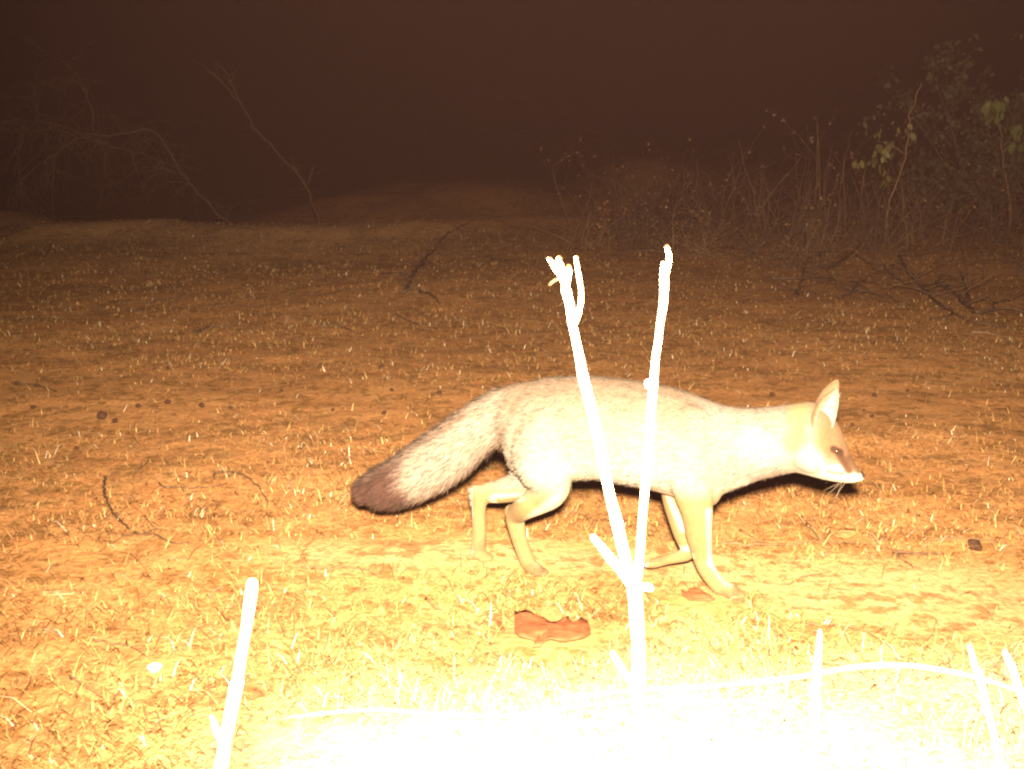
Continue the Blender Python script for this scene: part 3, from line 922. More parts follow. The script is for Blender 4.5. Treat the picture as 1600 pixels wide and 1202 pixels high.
kp = rng.random(len(X)) < dens
X, Y = X[kp], Y[kp]; n = len(X)
tall = sstep(0.45, 0.75, fbm(X * 6, Y * 6, 85))
Ln = (0.006 + 0.015 * rng.random(n) ** 2.0) * (0.7 + 0.7 * tall)
blades('grass', X, Y, Ln, rng.uniform(0.0003, 0.0009, n) * (1 + 0.6 * sstep(2.5, 6, Y)), np.abs(rng.normal(1.1, 0.40, n)).clip(0, 1.5), rng.random(n) * 6.283,
       paint_whiteout(palette(n, GRASS, [.26, .17, .24, .15, .05, .13]), X, Y), 'short dry straw grass in patches over the sandy soil', 'grass')

X, Y = scatter(210000, 0.75, 8.0, 0.56)
kp = rng.random(len(X)) < (0.25 + 0.75 * np.clip((fbm(X * 5, Y * 5, 91) - 0.35) * 3, 0, 1)) * (1 - np.clip(bare(X, Y) * 0.95, 0, 0.9)) * off_leaves(X, Y)
X, Y = X[kp], Y[kp]; n = len(X)
LIT = [(0.32, 0.17, 0.055), (0.42, 0.26, 0.10), (0.18, 0.078, 0.026), (0.08, 0.033, 0.013), (0.25, 0.13, 0.042), (0.52, 0.42, 0.30)]
blades('straw_litter', X, Y, rng.uniform(0.008, 0.034, n) * (0.7 + 1.2 * rng.random(n) ** 4), rng.uniform(0.0004, 0.0011, n) * (1 + 0.9 * sstep(2.3, 6, Y)), rng.uniform(1.25, 1.55, n), rng.random(n) * 6.283,
       paint_whiteout(palette(n, LIT, [.24, .11, .24, .19, .18, .04]), X, Y), 'flattened straw and chaff lying all over the sandy ground', 'straw litter', lift=0.003, curl=0.1)


def tuft(label, px, py, Y, n, h, spread, seed, flat=0.6):
    rg = np.random.default_rng(seed)
    c = at(px, py, Y); f = np.array([c[0], c[1], float(ground_z(c[0], c[1]))])
    mb = MB()
    for i in range(n):
        an = rg.random() * 6.283; ln = h * rg.uniform(0.5, 1.15); le = abs(rg.normal(0.25, 0.28))
        b = f + np.array([rg.normal(0, spread), rg.normal(0, spread * flat), 0]); b[2] = float(ground_z(b[0], b[1])) - 0.003
        d = np.array([math.cos(an) * math.sin(le), math.sin(an) * math.sin(le), math.cos(le)])
        m_ = b + d * ln * 0.55; d2 = d + np.array([math.cos(an), math.sin(an), -0.6]) * rg.uniform(0, 0.6); d2 /= np.linalg.norm(d2)
        t = m_ + d2 * ln * 0.45; s = np.cross(d, [0, 1, 0.2]); s = s / np.linalg.norm(s) * rg.uniform(0.0007, 0.0018)
        cl = np.clip(np.array(GRASS[int(rg.choice([0, 1, 4, 2]))]) * rg.uniform(0.8, 1.2), 0, .8)
        mb.add([b - s, b + s, m_ + s * .8, m_ - s * .8, t], [(0, 1, 2, 3), (3, 2, 4)], tuple(cl))
    o = mb.build('grass_tuft', M_grass, None, f, False, True)
    return tag(o, label, 'grass tuft', 'dry grass tufts at the bottom edge')


tuft('dry grass tuft at the bottom edge between lone stick and sapling', 525, 1160, 0.95, 170, 0.10, 0.028, 51)
tuft('spreading dry grass tuft at the foot of the sapling', 900, 1200, 0.98, 200, 0.06, 0.06, 52)
tuft('dry grass tuft under the arching twig', 1180, 1190, 0.93, 240, 0.08, 0.05, 53)
tuft('dry grass tuft around the two slanting sticks', 1480, 1185, 0.93, 260, 0.08, 0.07, 54)
tuft('dry grass tuft beside the pointed stick', 1330, 1180, 0.98, 200, 0.07, 0.05, 55)


# ------------------------------------------------------------------ things lying on the ground
def ground_twig(label, pts, dia, seed, mat=M_darkbark, lift=0.004, hop=0.0, group='fallen twigs on the ground', forks=(), name='fallen_twig'):
    def run(mb, pts, d0, d1, sd, lift):
        P = [gpoint(x, y, lift) for x, y in pts]
        m = len(P)
        for i in range(m): P[i][2] += hop * math.sin(math.pi * i / max(1, m - 1))
        rad = [(d0 + (d1 - d0) * i / (m - 1)) / 2 for i in range(m)]
        p, r = refine(P, rad, 0.012, 0.0012, sd)
        for q in p: q[2] = max(q[2], float(ground_z(q[0], q[1])) + 0.0015)
        mb.tube(p, r, 6); return P
    mb = MB(); P = run(mb, pts, dia, dia * 0.45, seed, lift)
    for i, f in enumerate(forks): run(mb, f, dia * 0.6, dia * 0.25, seed + 7 * i + 1, lift)
    o = mb.build(name, mat, None, P[0])
    return tag(o, label, 'twig', group)


G = ground_twig
G('dark curved twig bending to a forked end left of the fox tail', [(165, 748), (163, 770), (172, 795), (190, 818), (212, 836), (240, 838), (268, 850), (300, 852)], 0.0055, 101, forks=[[(212, 836), (195, 843), (170, 853)], [(225, 836), (245, 829), (258, 833)]])
G('thin dark twig curling in a hook between curved twig and fox tail', [(333, 752), (340, 742), (360, 740), (385, 748), (405, 764), (416, 784), (417, 795)], 0.0045, 102)
G('short bent twig beneath the hooked twig', [(248, 757), (258, 763), (290, 765), (330, 764), (355, 758)], 0.004, 103)
G('tiny dark twig just above the bent twig', [(210, 740), (222, 733), (230, 726)], 0.004, 104)
G('long straight thin twig lying left of the near front paw', [(470, 892), (520, 890), (570, 893), (590, 906)], 0.004, 105, M_bark)
G('red brown straight twig lying between the lone stick and the big dead leaf', [(664, 940), (680, 952), (695, 962)], 0.005, 106, M_bark)
G('long brown twig lying level behind the near front paw', [(1128, 852), (1180, 854), (1240, 853), (1320, 851), (1380, 856), (1410, 872)], 0.004, 107, M_bark)
G('brown forked twig in the dry grass under the fox head', [(1250, 812), (1270, 832), (1281, 848), (1290, 842), (1298, 828)], 0.005, 108, M_bark)
G('slanting twig left of the brown forked twig', [(1155, 832), (1175, 842), (1190, 850)], 0.0045, 109, M_bark)
G('thick dark twig pointing at the dark clod on the right', [(1400, 866), (1440, 868), (1475, 869)], 0.006, 110)
G('pale brown twig slanting to the path below the dark clod', [(1395, 868), (1415, 880), (1440, 893)], 0.0045, 111, M_bark)
G('thin twig with an upright sprig right of the near front paw', [(1195, 912), (1225, 918), (1250, 908), (1285, 900)], 0.0035, 112, M_bark)
G('long thin twig arching over the pointed stick', [(1255, 983), (1300, 981), (1340, 988), (1375, 1004), (1400, 1022)], 0.0035, 113, M_bark)
G('hair thin twig looping left of the pointed stick', [(1200, 1030), (1205, 1008), (1220, 995), (1238, 990)], 0.0022, 114, M_bark)
G('thin reddish twig right of the small dead leaf', [(1228, 955), (1255, 952), (1282, 956)], 0.004, 115, M_bark)
G('dark stick lying far left in the thin grass', [(226, 478), (250, 470), (285, 464)], 0.010, 116)
G('dark bent stick on the bare ground in the mid distance', [(305, 524), (330, 511), (350, 512), (370, 509)], 0.011, 117)
G('dark slender stick lying left of the fork tipped branch', [(500, 510), (530, 512), (553, 520)], 0.010, 118)
G('short dark stick under the fork tipped branch', [(618, 493), (640, 504), (655, 508)], 0.009, 119)
G('brown twig at the right end of the path', [(1440, 846), (1520, 845), (1590, 858)], 0.004, 120, M_bark)
G('curved pale twig at the far right beneath the thorn branches', [(1518, 521), (1550, 523), (1572, 533), (1582, 543)], 0.010, 121, M_bark)
G('fine dark twig crossing the bare strip far left', [(20, 600), (60, 605), (90, 615)], 0.005, 122)
G('fine twig on the trodden path under the fox belly', [(870, 800), (905, 806), (930, 818)], 0.0035, 123, M_bark)
G('brown twig left of the lone stick near the bottom', [(110, 1060), (140, 1082), (160, 1092)], 0.004, 124, M_bark)
G('faint brown twig below the white pebble', [(150, 1002), (190, 1010), (215, 1020), (235, 1034)], 0.0035, 125, M_bark)


def leaf_flat(label, outline, h, mat, cat, name, curl=0.012, seed=0):
    """a crumpled dead leaf: outline given on the ground, domed and curled, with real thickness"""
    pts = np.array([gpoint(x, y) for x, y in outline])
    c = pts.mean(0)
    rg = np.random.default_rng(seed)
    V, F = [], []
    rings = 5
    n = len(pts) * 3
    ring = np.array([pts[(i // 3) % len(pts)] * (1 - (i % 3) / 3) + pts[(i // 3 + 1) % len(pts)] * ((i % 3) / 3) for i in range(n)])
    for k in range(rings):
        s = 1 - k / rings
        for q in ring:
            p = c + (q - c) * s
            p = p.copy(); z = h * (1 - s * s) * 0.5 + curl * s ** 4 * (0.4 + 0.6 * vnoise(q[0] * 60, q[1] * 60, seed)) + 0.004 * (vnoise(p[0] * 90, p[1] * 90, seed + 1) - .3)
            p[2] = float(ground_z(p[0], p[1])) + 0.004 + max(z, 0); V.append(p)
    V.append(c + np.array([0, 0, h * 0.5 + 0.004]))
    for k in range(rings - 1):
        for i in range(n):
            F.append((k * n + i, k * n + (i + 1) % n, (k + 1) * n + (i + 1) % n, (k + 1) * n + i))
    for i in range(n): F.append(((rings - 1) * n + i, (rings - 1) * n + (i + 1) % n, len(V) - 1))
    V = np.array(V)
    o = mesh_obj(name, V - c, F, mat, None, True, c)
    md = o.modifiers.new('thick', 'SOLIDIFY'); md.thickness = 0.0012
    return tag(o, label, cat)


leaf_flat('large crumpled reddish brown dead leaf lying left of the sapling', [(804, 966), (818, 964), (836, 970), (855, 980), (868, 983), (888, 976), (895, 985), (902, 988), (908, 976), (918, 980), (923, 1000), (915, 1008), (880, 1012), (852, 1014), (845, 1020), (832, 1020), (838, 1012), (812, 1006), (804, 998)], 0.016, M_leafbrown, 'dead leaf', 'dead_leaf', 0.008, 3)
leaf_flat('small folded red brown dead leaf in front of the near front paw', [(1064, 928), (1072, 934), (1078, 926), (1092, 929), (1104, 935), (1117, 944), (1095, 946), (1080, 946), (1066, 938)], 0.008, M_leafbrown, 'dead leaf', 'dead_leaf', 0.004, 5)
leaf_flat('scrap of brown leaf just left of the large crumpled leaf', [(776, 978), (782, 980), (790, 992), (786, 995), (779, 988)], 0.004, M_leafbrown, 'leaf scrap', 'leaf_scrap', 0.003, 7)
leaf_flat('dry ochre leaf lying in the grass right of the fox', [(1298, 840), (1312, 834), (1330, 835), (1340, 840), (1325, 846), (1308, 845)], 0.006, mat_noise('ochre_leaf', (0.26, 0.135, 0.048), (0.33, 0.185, 0.07), 60), 'dead leaf', 'dead_leaf', 0.004, 9)
leaf_flat('flat tan leaf lying near the left edge below the white straw', [(66, 930), (90, 927), (120, 928), (116, 936), (88, 938), (68, 937)], 0.004, mat_noise('tan_leaf', (0.34, 0.20, 0.08), (0.42, 0.26, 0.12), 60), 'dead leaf', 'dead_leaf', 0.003, 11)


def lump(label, px, py, dpx, cat, name, mat, group=None, seed=0, sq=0.85):
    p = gpoint(px, py + dpx * 0.35)
    dist = np.linalg.norm(p - np.array([0, 0, CAM_H]))
    rr = dpx / 2 * dist * 0.97 / FPX
    bm = bmesh.new(); bmesh.ops.create_icosphere(bm, subdivisions=3, radius=rr)
    rg = np.random.default_rng(seed); off = rg.random(3) * 50
    for v in bm.verts:
        q = np.array(v.co) / rr
        f = 1 + 0.22 * (vnoise(q[0] * 1.7 + off[0], q[1] * 1.7 + q[2] * 1.3 + off[1], seed) - 0.5) * 2
        v.co = Vector((v.co.x * f, v.co.y * f, v.co.z * f * sq))
    me_ = bpy.data.meshes.new(name); bm.to_mesh(me_); bm.free()
    me_.materials.append(mat); me_.polygons.foreach_set('use_smooth', np.ones(len(me_.polygons), bool))
    o = bpy.data.objects.new(name, me_); COL.objects.link(o); o.location = (p[0], p[1], p[2] + rr * sq * 0.75)
    return tag(o, label, cat, group)


lump('largest round brown dropping alone on the bare strip far left', 160, 649, 15, 'dropping', 'dropping', M_dropping, None, 1)
lump('dark clod with a hole in the grass near the right edge', 1521, 850, 24, 'clod', 'soil_clod', M_dropping, None, 2, 0.7)
lump('white pebble lying below the left twigs by the lone stick', 242, 1040, 20, 'pebble', 'pebble', mat_noise('white_pebble', (0.6, 0.56, 0.5), (0.75, 0.72, 0.68), 60), None, 3, 0.7)
for i, (x, y, d) in enumerate([(26, 599, 7), (58, 602, 7), (52, 636, 8), (216, 634, 8), (262, 628, 9), (315, 633, 9), (360, 637, 6), (180, 657, 8), (262, 575, 6), (120, 700, 7), (612, 609, 7), (687, 614, 8), (596, 573, 9), (600, 645, 8),
                               (1206, 616, 8), (1366, 617, 8), (1362, 650, 7), (1332, 664, 7), (1350, 641, 5), (1418, 610, 6), (1105, 500, 6), (520, 640, 6), (440, 610, 6)]):
    lump('small round dark dropping pellet scattered on the bare orange soil', x, y, d, 'dropping', 'dropping', M_dropping, 'small dark droppings', 10 + i)

# ------------------------------------------------------------------ dead branches further off
def branchy(P0, direction, ln, rad, depth, rg, mb, droop=0.0, kids=3, wob=0.25, taper=0.3, spines=False, leafcb=None):
    n = max(4, int(ln / 0.06))
    p = np.array(P0, float); d = np.array(direction, float); d /= np.linalg.norm(d)
    pts, rr = [p.copy()], [rad]
    for i in range(n):
        d = d + rg.normal(0, wob / math.sqrt(n), 3) + np.array([0, 0, -droop / n]); d /= np.linalg.norm(d)
        p = p + d * ln / n
        gz = float(ground_z(p[0], p[1]))
        if p[2] < gz + 0.004: p[2] = gz + 0.004; d[2] = abs(d[2]) * 0.3
        pts.append(p.copy()); rr.append(rad * (1 - (1 - taper) * (i + 1) / n))
    mb.tube(pts, rr, 5 if rad > 0.004 else 4)
    if leafcb: leafcb(pts, depth)
    if depth > 0:
        for k in range(kids):
            i = int(rg.integers(max(1, n // 4), n + 1)); i = min(i, n)
            t = pts[i] - pts[i - 1]; t /= np.linalg.norm(t)
            s = rg.normal(0, 1, 3); s -= t * s.dot(t); s /= np.linalg.norm(s)
            nd = t * rg.uniform(0.5, 0.9) + s * rg.uniform(0.5, 0.9)
            branchy(pts[i], nd, ln * rg.uniform(0.35, 0.65), rr[i] * 0.65, depth - 1, rg, mb, droop, max(2, kids - 1), wob, taper, spines, leafcb)


LEAVES = []


def leaf_quads(mb, p, d, size, rg, c):
    d = np.array(d, float); d /= np.linalg.norm(d) + 1e-6
    s = np.cross(d, rg.normal(0, 1, 3)); s /= np.linalg.norm(s) + 1e-6
    nn = np.cross(d, s)
    w_ = size * 0.28
    mb.add([p, p + d * size * .35 + s * w_ + nn * size * .05, p + d * size * .75 + s * w_ * .7 + nn * size * .04, p + d * size - nn * size * .08, p + d * size * .75 - s * w_ * .7 + nn * size * .04, p + d * size * .35 - s * w_ + nn * size * .05],
           [(0, 1, 2, 5), (5, 2, 4), (2, 3, 4)], tuple(np.clip(np.array(c) * rg.uniform(0.7, 1.3), 0, .8)))


def shrub(label, base_px, Y, n, h, spread, seed, mat=M_greybark, leaf=None, nleaf=0, lsize=0.03, kids=3, lean=(0, 0), group=None, name='dry_shrub', rad=0.005, depth=2, wob=0.35, cat='shrub'):
    rg = np.random.default_rng(seed)
    x = (base_px - 800) / FPX * Y * 1.0
    f = np.array([x, Y, float(ground_z(x, Y))])
    o = empty(name, f); tag(o, label, cat, group)
    mb = MB(); tips = []
    def cb(pts, dep):
        if dep < depth:
            tips.extend(zip(pts[1:], [pts[min(i + 1, len(pts) - 1)] - pts[i - 1] for i in range(1, len(pts))]))
    for i in range(n):
        an = rg.random() * 6.283; le = abs(rg.normal(0, spread))
        d = np.array([math.cos(an) * math.sin(le) + lean[0], math.sin(an) * math.sin(le) + lean[1], math.cos(le)])
        b = f + np.array([rg.normal(0, 0.28 * h), rg.normal(0, 0.25 * h), -0.02]); b[2] = float(ground_z(b[0], b[1])) - 0.01
        branchy(b, d, h * rg.uniform(0.6, 1.1), rad * rg.uniform(0.6, 1.1), depth, rg, mb, 0.15, kids, wob, 0.3, False, cb)
    mb.V = [tuple(np.array(v) - f) for v in mb.V]
    mb.build('branches', mat, o)
    if leaf and nleaf and tips:
        lb_ = MB()
        for q in range(nleaf):
            p, d = tips[int(rg.integers(0, len(tips)))]
            dd = np.array(d) / (np.linalg.norm(d) + 1e-6) * 0.4 + rg.normal(0, 0.6, 3) + np.array([0, 0, -0.35])
            leaf_quads(lb_, np.array(p) - f, dd, lsize * rg.uniform(0.6, 1.3), rg, leaf[int(rg.integers(0, len(leaf)))])
        lb_.build('leaves', M_leafattr, o, None, True, True)
    return o


TH = 'dry shrubs of the thicket on the right'
RB = [(0.12, 0.05, 0.017), (0.085, 0.035, 0.013), (0.16, 0.07, 0.024)]
GR = [(0.024, 0.024, 0.007), (0.034, 0.032, 0.010), (0.019, 0.021, 0.006)]
shrub('low dry shrub with small russet leaves, leftmost of the thicket', 965, 7.6, 16, 0.50, 0.55, 201, leaf=RB, nleaf=200, lsize=0.018, group=TH)
shrub('low twiggy shrub behind the right broken top of the sapling', 1040, 7.9, 18, 0.50, 0.6, 202, leaf=RB, nleaf=120, lsize=0.016, group=TH)
shrub('dry shrub with two long crossing bare shoots in mid thicket', 1110, 7.8, 17, 0.58, 0.5, 203, group=TH, leaf=RB, nleaf=60, lsize=0.02)
shrub('upright straw coloured shrub of thin stems in mid thicket', 1180, 8.0, 22, 0.58, 0.35, 204, M_bark, group=TH, kids=2, depth=2, rad=0.004, wob=0.4)
shrub('tangled low shrub of fine grey twigs behind the fox head', 1235, 7.3, 20, 0.42, 0.7, 205, group=TH)
shrub('tall bare upright shrub with feathery dead heads', 1305, 7.7, 15, 0.74, 0.28, 206, M_bark, leaf=[(0.12, 0.07, 0.045)], nleaf=160, lsize=0.022, group=TH, kids=2, depth=1, rad=0.0045, wob=0.25)
shrub('tangled twiggy shrub at the foot of the leafy sapling', 1375, 7.4, 20, 0.48, 0.6, 207, group=TH)
shrub('dark dense shrub under the green bush at the right edge', 1480, 7.8, 20, 0.62, 0.6, 208, leaf=GR, nleaf=900, lsize=0.03, group=TH)
shrub('small dead shrub low at the right edge among thorn branches', 1590, 5.6, 14, 0.36, 0.5, 209, M_darkbark, group=TH, rad=0.004)
shrub('low spiny shrub lying between fallen branches right of the sapling tops', 1215, 6.0, 16, 0.36, 0.8, 210, M_darkbark, group=TH, rad=0.004)


for i, (bx, by, bn, bh, lab) in enumerate([(925, 7.0, 18, 0.30, 'small sparse shrub at the left end of the thicket behind the broken tops'), (1005, 6.7, 24, 0.32, 'low mat of fine dry twigs between the two broken tops'), (1085, 6.5, 24, 0.34, 'low brown twig mat right of the broken tops'),
                                     (1150, 6.9, 26, 0.40, 'dense low brown shrub before the upright straw coloured shrub'), (1270, 6.4, 26, 0.34, 'low brown twig mat before the tall feathery shrub'), (1335, 6.6, 26, 0.38, 'dense low shrub left of the leafy sapling stem'),
                                     (1430, 7.2, 24, 0.44, 'dense low shrub right of the leafy sapling stem'), (1540, 7.2, 24, 0.50, 'dense dark low shrub below the bright green leaf spray')]):
    shrub(lab, bx, by, bn, bh, 0.85, 220 + i, M_greybark if i % 2 else M_bark, leaf=RB, nleaf=90, lsize=0.018, group=TH, rad=0.0038, kids=3)


def green_bush():
    rg = np.random.default_rng(301)
    Y = 8.6; x = (1600 - 800) / FPX * Y
    f = np.array([x, Y, float(ground_z(x, Y))])
    o = empty('leafy_bush', f); tag(o, 'tall dark green leafy bush filling the right edge', 'bush')
    mb, lb_ = MB(), MB(); tips = []
    def cb(pts, dep):
        if dep < 2: tips.extend((pts[i], pts[i] - pts[i - 1]) for i in range(1, len(pts)))
    for i in range(16):
        an = rg.random() * 6.283; le = abs(rg.normal(0, 0.45))
        d = np.array([math.cos(an) * math.sin(le) - 0.05, math.sin(an) * math.sin(le), math.cos(le)])
        branchy(f + np.array([rg.normal(0, .12), rg.normal(0, .12), -0.02]), d, rg.uniform(0.7, 1.15), 0.012, 2, rg, mb, 0.1, 4, 0.35)
    mb2 = MB(); mb.V = [tuple(np.array(v) - f) for v in mb.V]
    mb.build('trunk', M_greybark, o)
    rg = np.random.default_rng(301)
    for i in range(16):
        an = rg.random() * 6.283; le = abs(rg.normal(0, 0.45))
        d = np.array([math.cos(an) * math.sin(le) - 0.05, math.sin(an) * math.sin(le), math.cos(le)])
        branchy(f + np.array([rg.normal(0, .12), rg.normal(0, .12), -0.02]), d, rg.uniform(0.7, 1.15), 0.012, 2, rg, mb2, 0.1, 4, 0.35, leafcb=cb)
    for q in range(5200):
        p, d = tips[int(rg.integers(0, len(tips)))]
        dd = np.array(d) / (np.linalg.norm(d) + 1e-6) * 0.3 + rg.normal(0, 0.5, 3) + np.array([0, 0, -0.6])
        leaf_quads(lb_, np.array(p) - f + rg.normal(0, .02, 3), dd, rg.uniform(0.025, 0.055), rg, GR[int(rg.integers(0, 3))])
    lb_.build('crown', M_leafattr, o, None, True, True)


green_bush()


def path_plant(label, name, cat, lines, Y, mat, leaves=(), lcol=GR, lsize=0.05, seed=0, twigs=0, trad=0.002, tlen=0.2, droop=0.3, group=None, yj=0.0, tdepth=1, foot=True):
    """a plant whose main boughs follow traced lines; every bough has its own depth, with fine twigs growing from it"""
    rg = np.random.default_rng(seed)
    x0, y0 = lines[0][0][0][:2]
    f = at(x0, y0, Y); f = np.array([f[0], f[1], float(ground_z(f[0], f[1]))])
    o = empty(name, f); tag(o, label, cat, group)
    mb = MB()
    for li, (ln, d0, d1) in enumerate(lines):
        dy = rg.uniform(-yj, yj)
        P = [at(q[0], q[1], Y + (q[2] if len(q) > 2 else 0) + dy * i / len(ln)) for i, q in enumerate(ln)]
        if li == 0 and foot: P = [np.array([P[0][0], P[0][1], float(ground_z(P[0][0], P[0][1])) - 0.02])] + P
        m = len(P); rad = [(d0 + (d1 - d0) * i / (m - 1)) / 2 for i in range(m)]
        p, r = refine(P, rad, 0.05, 0.006, seed + li); mb.tube(p, r, 6)
        for k in range(int(twigs * len(p) / 10)):
            i = int(rg.integers(1, len(p))); t = p[i] - p[i - 1]; t /= np.linalg.norm(t) + 1e-6
            s = rg.normal(0, 1, 3); nd = t * 0.5 + s / np.linalg.norm(s)
            branchy(p[i], nd, tlen * rg.uniform(0.4, 1.2), trad, tdepth, rg, mb, droop, 3, 0.4)
    mb.V = [tuple(np.array(v) - f) for v in mb.V]
    mb.build('branches', mat, o)
    if leaves:
        lb_ = MB()
        for (x, y, n) in leaves:
            for q in range(n):
                p = at(x + rg.normal(0, 7), y + rg.normal(0, 10), Y + rg.normal(0, 0.03))
                leaf_quads(lb_, p - f, (rg.normal(0, .35), rg.normal(0, .35), -1), lsize * rg.uniform(.6, 1.2), rg, lcol[int(rg.integers(0, len(lcol)))])
        lb_.build('leaves', M_leafattr, o, None, True, True)
    return o


YG = [(0.065, 0.056, 0.011), (0.05, 0.047, 0.010), (0.09, 0.074, 0.016)]
path_plant('thin leaning sapling with a few yellow green hanging leaves', 'leafy_sapling', 'sapling',
           [([(1385, 345), (1390, 315), (1403, 280), (1416, 245), (1420, 200), (1422, 180), (1434, 145), (1440, 128)], 0.014, 0.005), ([(1416, 240), (1395, 225), (1378, 222)], 0.006, 0.003), ([(1421, 185), (1440, 178), (1455, 180)], 0.005, 0.002)],
           6.9, M_bark, [(1370, 222, 9), (1382, 235, 12), (1372, 252, 8), (1390, 225, 6), (1414, 208, 6), (1430, 204, 5), (1346, 262, 4), (1376, 268, 5)], YG, 0.05, 401, twigs=2, tlen=0.12)
path_plant('bright green drooping leaf spray on a bare shoot at the upper right', 'leafy_shoot', 'shoot',
           [([(1580, 345), (1572, 290), (1566, 230), (1560, 185), (1555, 155)], 0.014, 0.005), ([(1566, 230), (1585, 205), (1598, 195)], 0.006, 0.003)],
           7.6, M_bark, [(1552, 158, 10), (1560, 170, 12), (1545, 170, 6), (1570, 160, 6), (1596, 200, 10), (1592, 212, 6)], [(0.042, 0.052, 0.009), (0.062, 0.066, 0.012)], 0.075, 402)
path_plant('sprawling dead bush of bare drooping boughs behind the bank at left', 'dead_bush', 'dead bush',
           [([(370, 372), (330, 325), (290, 278), (262, 232), (236, 203), (200, 208), (160, 213), (128, 212), (105, 228), (60, 258), (25, 290)], 0.019, 0.008),
            ([(128, 212), (110, 200), (60, 190), (0, 190)], 0.012, 0.005), ([(148, 208), (142, 170), (125, 125), (104, 92)], 0.013, 0.005),
            ([(118, 212), (80, 204), (0, 205)], 0.010, 0.004), ([(130, 215), (190, 232), (250, 252), (275, 262)], 0.010, 0.004), ([(85, 240), (82, 290), (85, 350)], 0.010, 0.006),
            ([(150, 215), (165, 240), (160, 290)], 0.010, 0.004), ([(290, 278), (255, 262), (225, 262)], 0.010, 0.004), ([(60, 190), (55, 150), (62, 130)], 0.008, 0.003), ([(40, 190), (30, 260), (40, 330)], 0.008, 0.003)],
           9.6, M_greybark, seed=403, twigs=17, trad=0.0028, tlen=0.42, droop=0.9, yj=0.3, tdepth=1)
path_plant('dead leaning branch with a forked top rising behind the bank', 'dead_branch', 'dead branch',
           [([(500, 352), (492, 330), (484, 305), (474, 284), (440, 245), (405, 210), (390, 190), (380, 165), (366, 140), (355, 118), (344, 103)], 0.019, 0.006), ([(378, 160), (355, 140), (335, 120), (318, 102)], 0.012, 0.005),
            ([(476, 286), (464, 268), (455, 255)], 0.012, 0.006), ([(480, 290), (486, 272), (490, 258)], 0.012, 0.006)],
           9.3, M_greybark, seed=404, twigs=5, trad=0.003, tlen=0.12, droop=0.1)
shrub('low tangle of dead twigs at the foot of the leaning branch', 450, 9.0, 18, 0.55, 0.75, 405, M_greybark, name='twig_tangle', cat='shrub')
shrub('small dead bush left of the mound', 560, 9.4, 12, 0.45, 0.6, 406, M_greybark, name='twig_tangle', cat='shrub')


def lying_branch(label, lines, seed, mat=M_darkbark, lift=0.03, twigs=3, tlen=0.16, name='thorn_branch', cat='branch', group='dead thorn branches lying on the sand'):
    rg = np.random.default_rng(seed)
    mb = MB(); f = None
    for li, (ln, d0, d1) in enumerate(lines):
        P = [gpoint(x, y, lift * (0.3 + 0.7 * math.sin(math.pi * min(1, (i + .4) / len(ln))))) for i, (x, y) in enumerate(ln)]
        if f is None: f = P[0].copy(); f[2] = float(ground_z(f[0], f[1]))
        m = len(P); rad = [(d0 + (d1 - d0) * i / (m - 1)) / 2 for i in range(m)]
        p, r = refine(P, rad, 0.04, 0.005, seed + li); mb.tube(p, r, 6)
        for k in range(int(twigs * len(p) / 10)):
            i = int(rg.integers(1, len(p))); t = p[i] - p[i - 1]; t /= np.linalg.norm(t) + 1e-6
            s = rg.normal(0, 1, 3); s[2] = abs(s[2]) * 0.6
            branchy(p[i], t * 0.5 + s / np.linalg.norm(s), tlen * rg.uniform(0.4, 1.3), d0 * 0.22, 1, rg, mb, 0.3, 2, 0.4)
    o = mb.build(name, mat, None, f)
    return tag(o, label, cat, group)


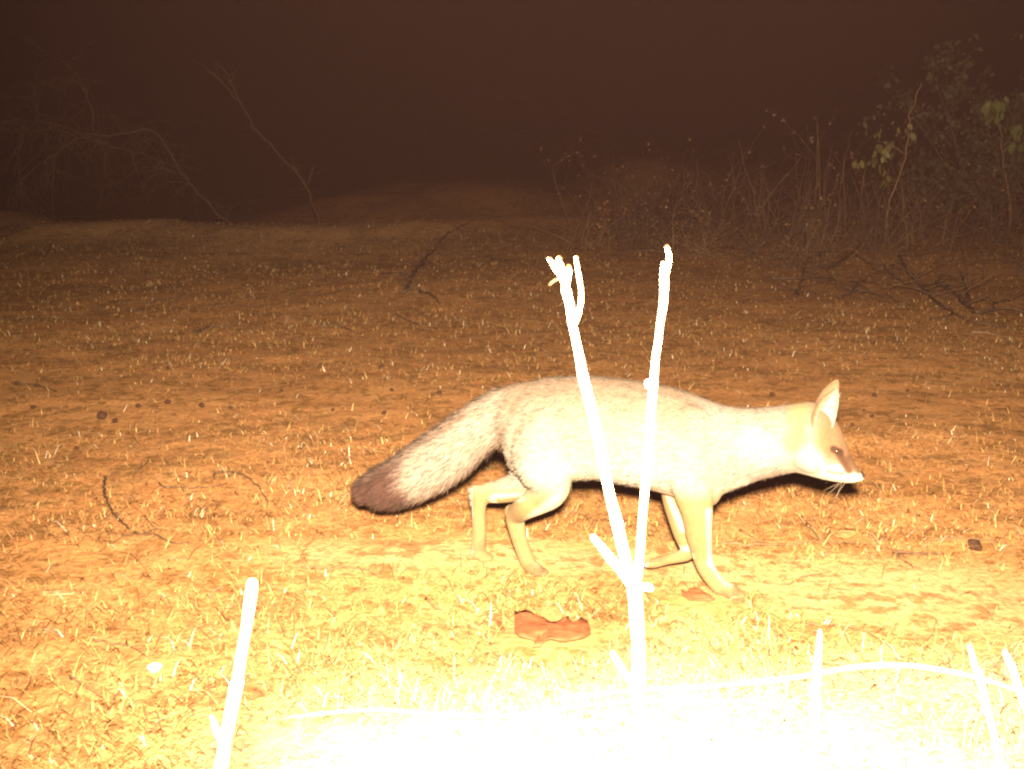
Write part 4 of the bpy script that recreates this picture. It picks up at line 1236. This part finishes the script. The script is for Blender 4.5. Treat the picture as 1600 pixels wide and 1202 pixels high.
lying_branch('dark dead branch with a forked tip lying in the middle distance', [([(632, 462), (650, 430), (672, 402), (700, 372), (722, 358), (758, 338)], 0.016, 0.006), ([(655, 460), (670, 470), (690, 480)], 0.010, 0.006), ([(648, 436), (625, 437), (594, 434)], 0.008, 0.004), ([(684, 402), (720, 404), (760, 408), (800, 418)], 0.010, 0.004), ([(745, 345), (752, 352), (758, 358)], 0.006, 0.003)], 501, twigs=2, tlen=0.08)
lying_branch('long dark thorn branch bending down to the right over the sand', [([(1404, 402), (1418, 432), (1440, 455), (1462, 482), (1495, 502), (1530, 512)], 0.014, 0.006), ([(1380, 420), (1400, 445), (1430, 455)], 0.008, 0.004)], 502)
lying_branch('dark thorn branch with upright spurs at the right edge', [([(1460, 445), (1485, 462), (1508, 485), (1525, 500), (1560, 492), (1600, 494)], 0.014, 0.007), ([(1520, 495), (1508, 460), (1502, 432)], 0.009, 0.004), ([(1540, 497), (1560, 482), (1578, 478)], 0.008, 0.004)], 503)
lying_branch('dark curved thorn branch rising to the thicket behind the fox head', [([(1262, 430), (1290, 428), (1320, 412), (1345, 390), (1372, 362)], 0.014, 0.007), ([(1268, 380), (1280, 410), (1285, 425)], 0.008, 0.005), ([(1330, 402), (1350, 415), (1370, 430)], 0.008, 0.004)], 504)
lying_branch('low dead branch trailing level above the long thorn branch', [([(1365, 402), (1400, 400), (1440, 405), (1465, 400)], 0.010, 0.005)], 505)
lying_branch('small dark brush of thorn twigs left of the bare sand patch', [([(1310, 470), (1340, 462), (1380, 472), (1408, 482)], 0.010, 0.005), ([(1330, 460), (1350, 445), (1362, 440)], 0.008, 0.004)], 506, twigs=5)
lying_branch('dead thorn branch sprawling below the tangled grey shrub', [([(1200, 440), (1240, 445), (1280, 440), (1310, 450)], 0.010, 0.005), ([(1240, 470), (1255, 440), (1262, 400)], 0.008, 0.004)], 507, twigs=6)

# ------------------------------------------------------------------ dusty night air
bm = bmesh.new(); bmesh.ops.create_cube(bm, size=1.0)
for v in bm.verts: v.co = Vector((v.co.x * 300, 110 + v.co.y * 360, v.co.z * 8.0 + 1.2))
me_ = bpy.data.meshes.new('haze'); bm.to_mesh(me_); bm.free()
hz = bpy.data.objects.new('haze', me_); COL.objects.link(hz)
hm = bpy.data.materials.new('haze'); hm.use_nodes = True
ht = hm.node_tree; ht.nodes.clear()
ho = ht.nodes.new('ShaderNodeOutputMaterial'); pv = ht.nodes.new('ShaderNodeVolumePrincipled')
pv.inputs['Color'].default_value = (0.78, 0.385, 0.325, 1)
pv.inputs['Density'].default_value = 0.00068
ht.links.new(pv.outputs[0], ho.inputs['Volume'])
me_.materials.append(hm)
tag(hz, 'thin dusty night air lit by the flash', 'haze', kind='stuff')
